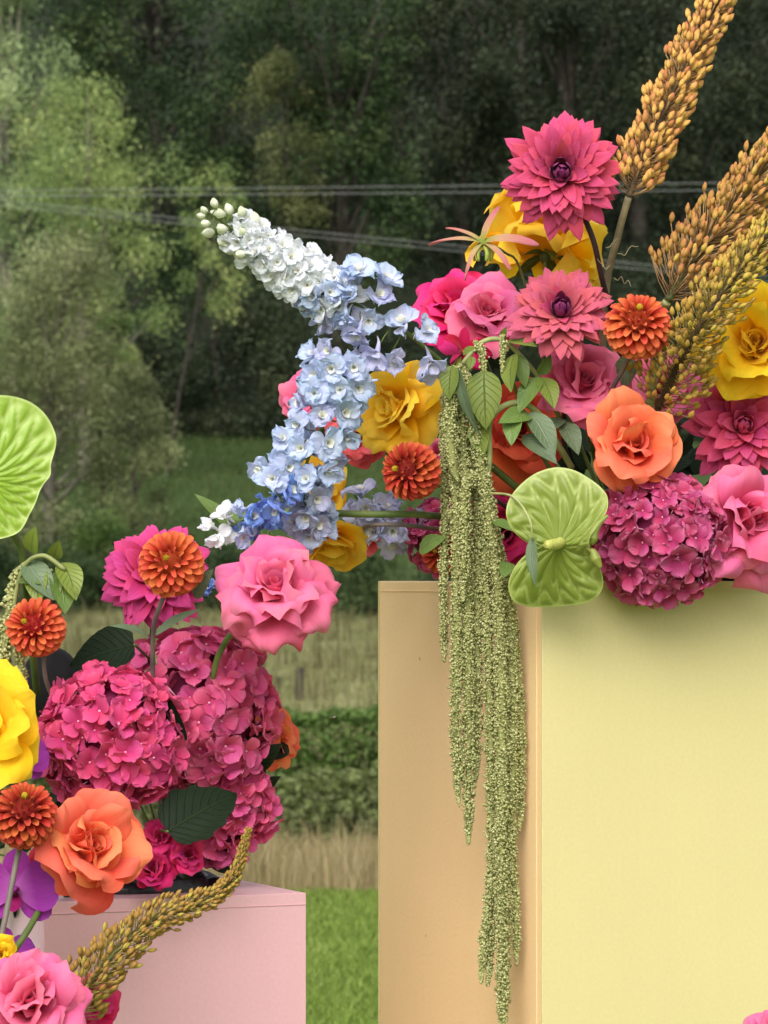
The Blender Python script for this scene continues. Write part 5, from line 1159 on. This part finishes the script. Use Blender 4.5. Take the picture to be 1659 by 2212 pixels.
spathe(t, out1, 3.455, lambda q, a: 26 * q ** 1.6 - 30 * q ** 2 * np.exp(-((np.degrees(a) - 182) / 26) ** 2) + 30 * q ** 5 * np.exp(-((np.minimum(np.degrees(a), 360 - np.degrees(a))) / 34) ** 2) - 34 * q ** 2 * (np.abs(np.sin(a)) ** 2) - np.where(np.sin(a) < 0, 62 * q * np.abs(np.sin(a)), 0), ANTH, 16, 1)
s = 3.455 / F
# rolled right rim
for k, (pts, rr) in enumerate((([(108, 62), (88, 44), (76, 24), (72, 8), (64, 2)], 9), ([(64, -10), (76, -18), (82, -34), (92, -52)], 8))):
    V, Q, T, tt = tube_data(catmull([Vector((x * s, y * s, (30 + 6 * k) * s)) for x, y in pts], 8), [rr * .3 * s, rr * s, rr * 1.5 * s, rr * .6 * s], 10)
    part('rolled_rim', mesh_np('rolled_rim', V, [Q, T], ANTH, puv=np.stack([tt * 0, .5 + tt * 0, tt], 1)), t)
V, Q, T, tt = tube_data(catmull([Vector((6 * s, 6 * s, 2 * s)), Vector((-4 * s, 0, 26 * s)), Vector((-20 * s, -4 * s, 50 * s)), Vector((-27 * s, -6 * s, 57 * s))], 6), [12 * s, 12.5 * s, 12 * s, 11 * s, 5 * s], 14)
part('spadix', mesh_np('spadix', V, [Q, T], plain_mat('spadix', (150, 160, 70), (196, 188, 112), 900, .5, bump=.5)), t)
stem(t, [P(1205, 1180, 3.465), P(1240, 1200, 3.55), P(1300, 1245, 3.62)], 7 / F * 3.5, GREEN_STEM)
ANTH_B = petal_mat('anthurium_back', (142, 172, 58), (146, 178, 56), (202, 218, 136), .3, .05, .02, rough=.35)
t = thing('anthurium', 'large lime green anthurium seen from its ribbed back at the left edge', 'anthurium', P(-34, 1030, 3.42), (.25, .05, 1))
out2 = [(11.8, 147.1), (28.0, 181.2), (42.0, 191.2), (54.2, 194.8), (67.0, 189.1), (82.3, 179.6), (102.0, 173.8), (126.4, 161.6), (165.5, 119.8), (212.0, 113.2), (245.0, 132.4), (270.0, 138.0), (287.7, 138.5), (302.3, 142.0), (320.8, 126.5), (346.0, 123.7)]
spathe(t, out2, 3.42, lambda q, a: -16 * q ** 2 + 10 * q ** 8, ANTH_B, 22, 2)
stem(t, [P(-20, 1060, 3.44), P(35, 1165, 3.45), P(50, 1215, 3.46), P(80, 1500, 3.52)], 8 / F * 3.44, GREEN_STEM)

# ------------------------------------------------------------------ glory lilies
def glory(label, x, y, d, tips, mat, W, seed, ctr, wav=.05, stem_pts=None):
    t = thing('glory_lily', label, 'lily', P(x, y, d))
    for k, (x1, y1, dd, up) in enumerate(tips):
        leaf_part(t, P(x, y, d), P(x1, y1, d + dd), up, W, mat, 'petal', f_strap, .45, 1.0, seed + k, .0, 1, 0, 6, 18, wav, .3)
    a = Acc()
    px = d / F
    for k in range(6):
        an = k * 1.047; p0 = P(x + 4 * math.cos(an), y + 8, d); p1 = P(x + 20 * math.cos(an), y + 24, d - .01 * math.sin(an)); p2 = P(x + 16 * math.cos(an), y + 42, d - .012 * math.sin(an))
        V, Q, T, tt = tube_data(catmull([p0, p1, p2], 4), [3 * px, 4.5 * px, 5 * px, 3 * px], 6); a.add(xf(M[t.name].inverted(), V), Q, T, .5)
    part('ovary', a.mesh('ovary', ctr), t)
    if stem_pts: stem(t, [P(x, y, d)] + [P(*q) for q in stem_pts], 2.8 / F * d, GREEN_STEM, 6)
    return t
CTR = plain_mat('lily_green', (134, 148, 60), (170, 176, 90), 60, .5)
glory('spidery pale pink and green glory lily left of the golden rose', 1042, 522, 3.52, [(922, 532, -.01, (0, .8, .6)), (960, 494, .0, (0, .8, .6)), (1082, 444, .01, (-.7, .1, .7)), (1168, 530, -.01, (0, .8, .6)), (1104, 585, -.02, (.6, .4, .7)), (1004, 610, -.02, (-.6, .3, .7))], GLOR, .095, 900, CTR,
      stem_pts=[(1090, 545, 3.54), (1130, 600, 3.58), (1200, 900, 3.66)])
glory('crimson glory lily with wavy cream edges above the amaranth', 1000, 760, 3.57, [(960, 725, -.02, (-.4, .5, .7)), (1005, 705, 0, (0, .3, .9)), (1050, 735, 0, (.4, .4, .8)), (975, 790, -.02, (-.5, 0, .8)), (1040, 800, -.01, (.3, -.1, .9)), (1065, 770, .01, (.5, .3, .7))], GLOR_RED, .24, 920, CTR, .12)

# ------------------------------------------------------------------ orchids
def orchid(label, x, y, d, Rpx, face, seed):
    S = Rpx / F * d; t = thing('moth_orchid', label, 'orchid', P(x, y, d), face)
    for k, ph in enumerate((90, 215, 325)):
        part('sepal', sheet_mesh('sepal', ORCH, S, L=1.0, W=.33, f=f_round, a0=rad(85), a1=rad(95), k0=.5, k1=.5, phi=rad(ph), z0=-.06, seed=seed + k, nu=8, nv=10), t)
    for k, ph in enumerate((12, 168)):
        part('petal', sheet_mesh('petal', ORCH, S, L=1.08, W=.62, f=f_round, a0=rad(78), a1=rad(92), k0=.35, k1=.5, phi=rad(ph), z0=.0, ruf=.03, seed=seed + 9 + k, nu=12, nv=12), t)
    for k, (ph, L, W, a0, a1, kk) in enumerate(((270, .50, .20, 35, 95, 3), (310, .34, .16, 15, -20, 4), (230, .34, .16, 15, -20, 4))):
        part('lip', sheet_mesh('lip', ORCH_LIP, S, L=L, W=W, f=f_round, a0=rad(a0), a1=rad(a1), k0=kk, k1=kk, phi=rad(ph), z0=.02, r0=.05, seed=seed + 20 + k, nu=6, nv=8), t)
    V, Q, T, tt = tube_data([Vector((0, .04 * S, 0)), Vector((0, .05 * S, .16 * S)), Vector((0, 0, .24 * S))], [.09 * S, .08 * S, .05 * S], 8)
    part('column', mesh_np('column', V, [Q, T], ORCH, puv=np.stack([tt * 0, tt, tt], 1)), t)
    return t
orchid('purple moth orchid with dark lip under the orange rose', 34, 1925, 3.32, 92, (-.1, .1, 1), 60)
orchid('purple moth orchid low at the left behind the bright pink rose', 8, 2068, 3.34, 66, (.1, .1, 1), 80)
orchid('purple orchid mostly hidden behind the big lemon rose', 40, 1640, 3.40, 62, (.3, .1, 1), 90)

# ------------------------------------------------------------------ small things
t = thing('fly', 'tiny winged fly hovering in front of the far hedge', 'insect', P(718, 1551, 3.9))
px = 3.9 / F
V, Q, T, tt = tube_data([Vector((-6 * px, 0, 1 * px)), Vector((-2 * px, 0, 0)), Vector((3 * px, 0, -1 * px)), Vector((7 * px, 0, -2 * px))], [1.2 * px, 2.4 * px, 2.2 * px, .8 * px], 7)
part('body', mesh_np('body', V, [Q, T], plain_mat('fly_body', (40, 38, 20), (110, 100, 40), 900, .4)), t)
for sg in (1, -1):
    V = np.array([(0, 0, 1 * px), (5 * px, sg * 3 * px, 5 * px), (8 * px, sg * 6 * px, 3 * px), (3 * px, sg * 3 * px, .5 * px)])
    part('wing', mesh_np('wing', V, np.array([[0, 1, 2, 3]]), plain_mat('fly_wing', (150, 150, 140), None, 50, .3)), t)
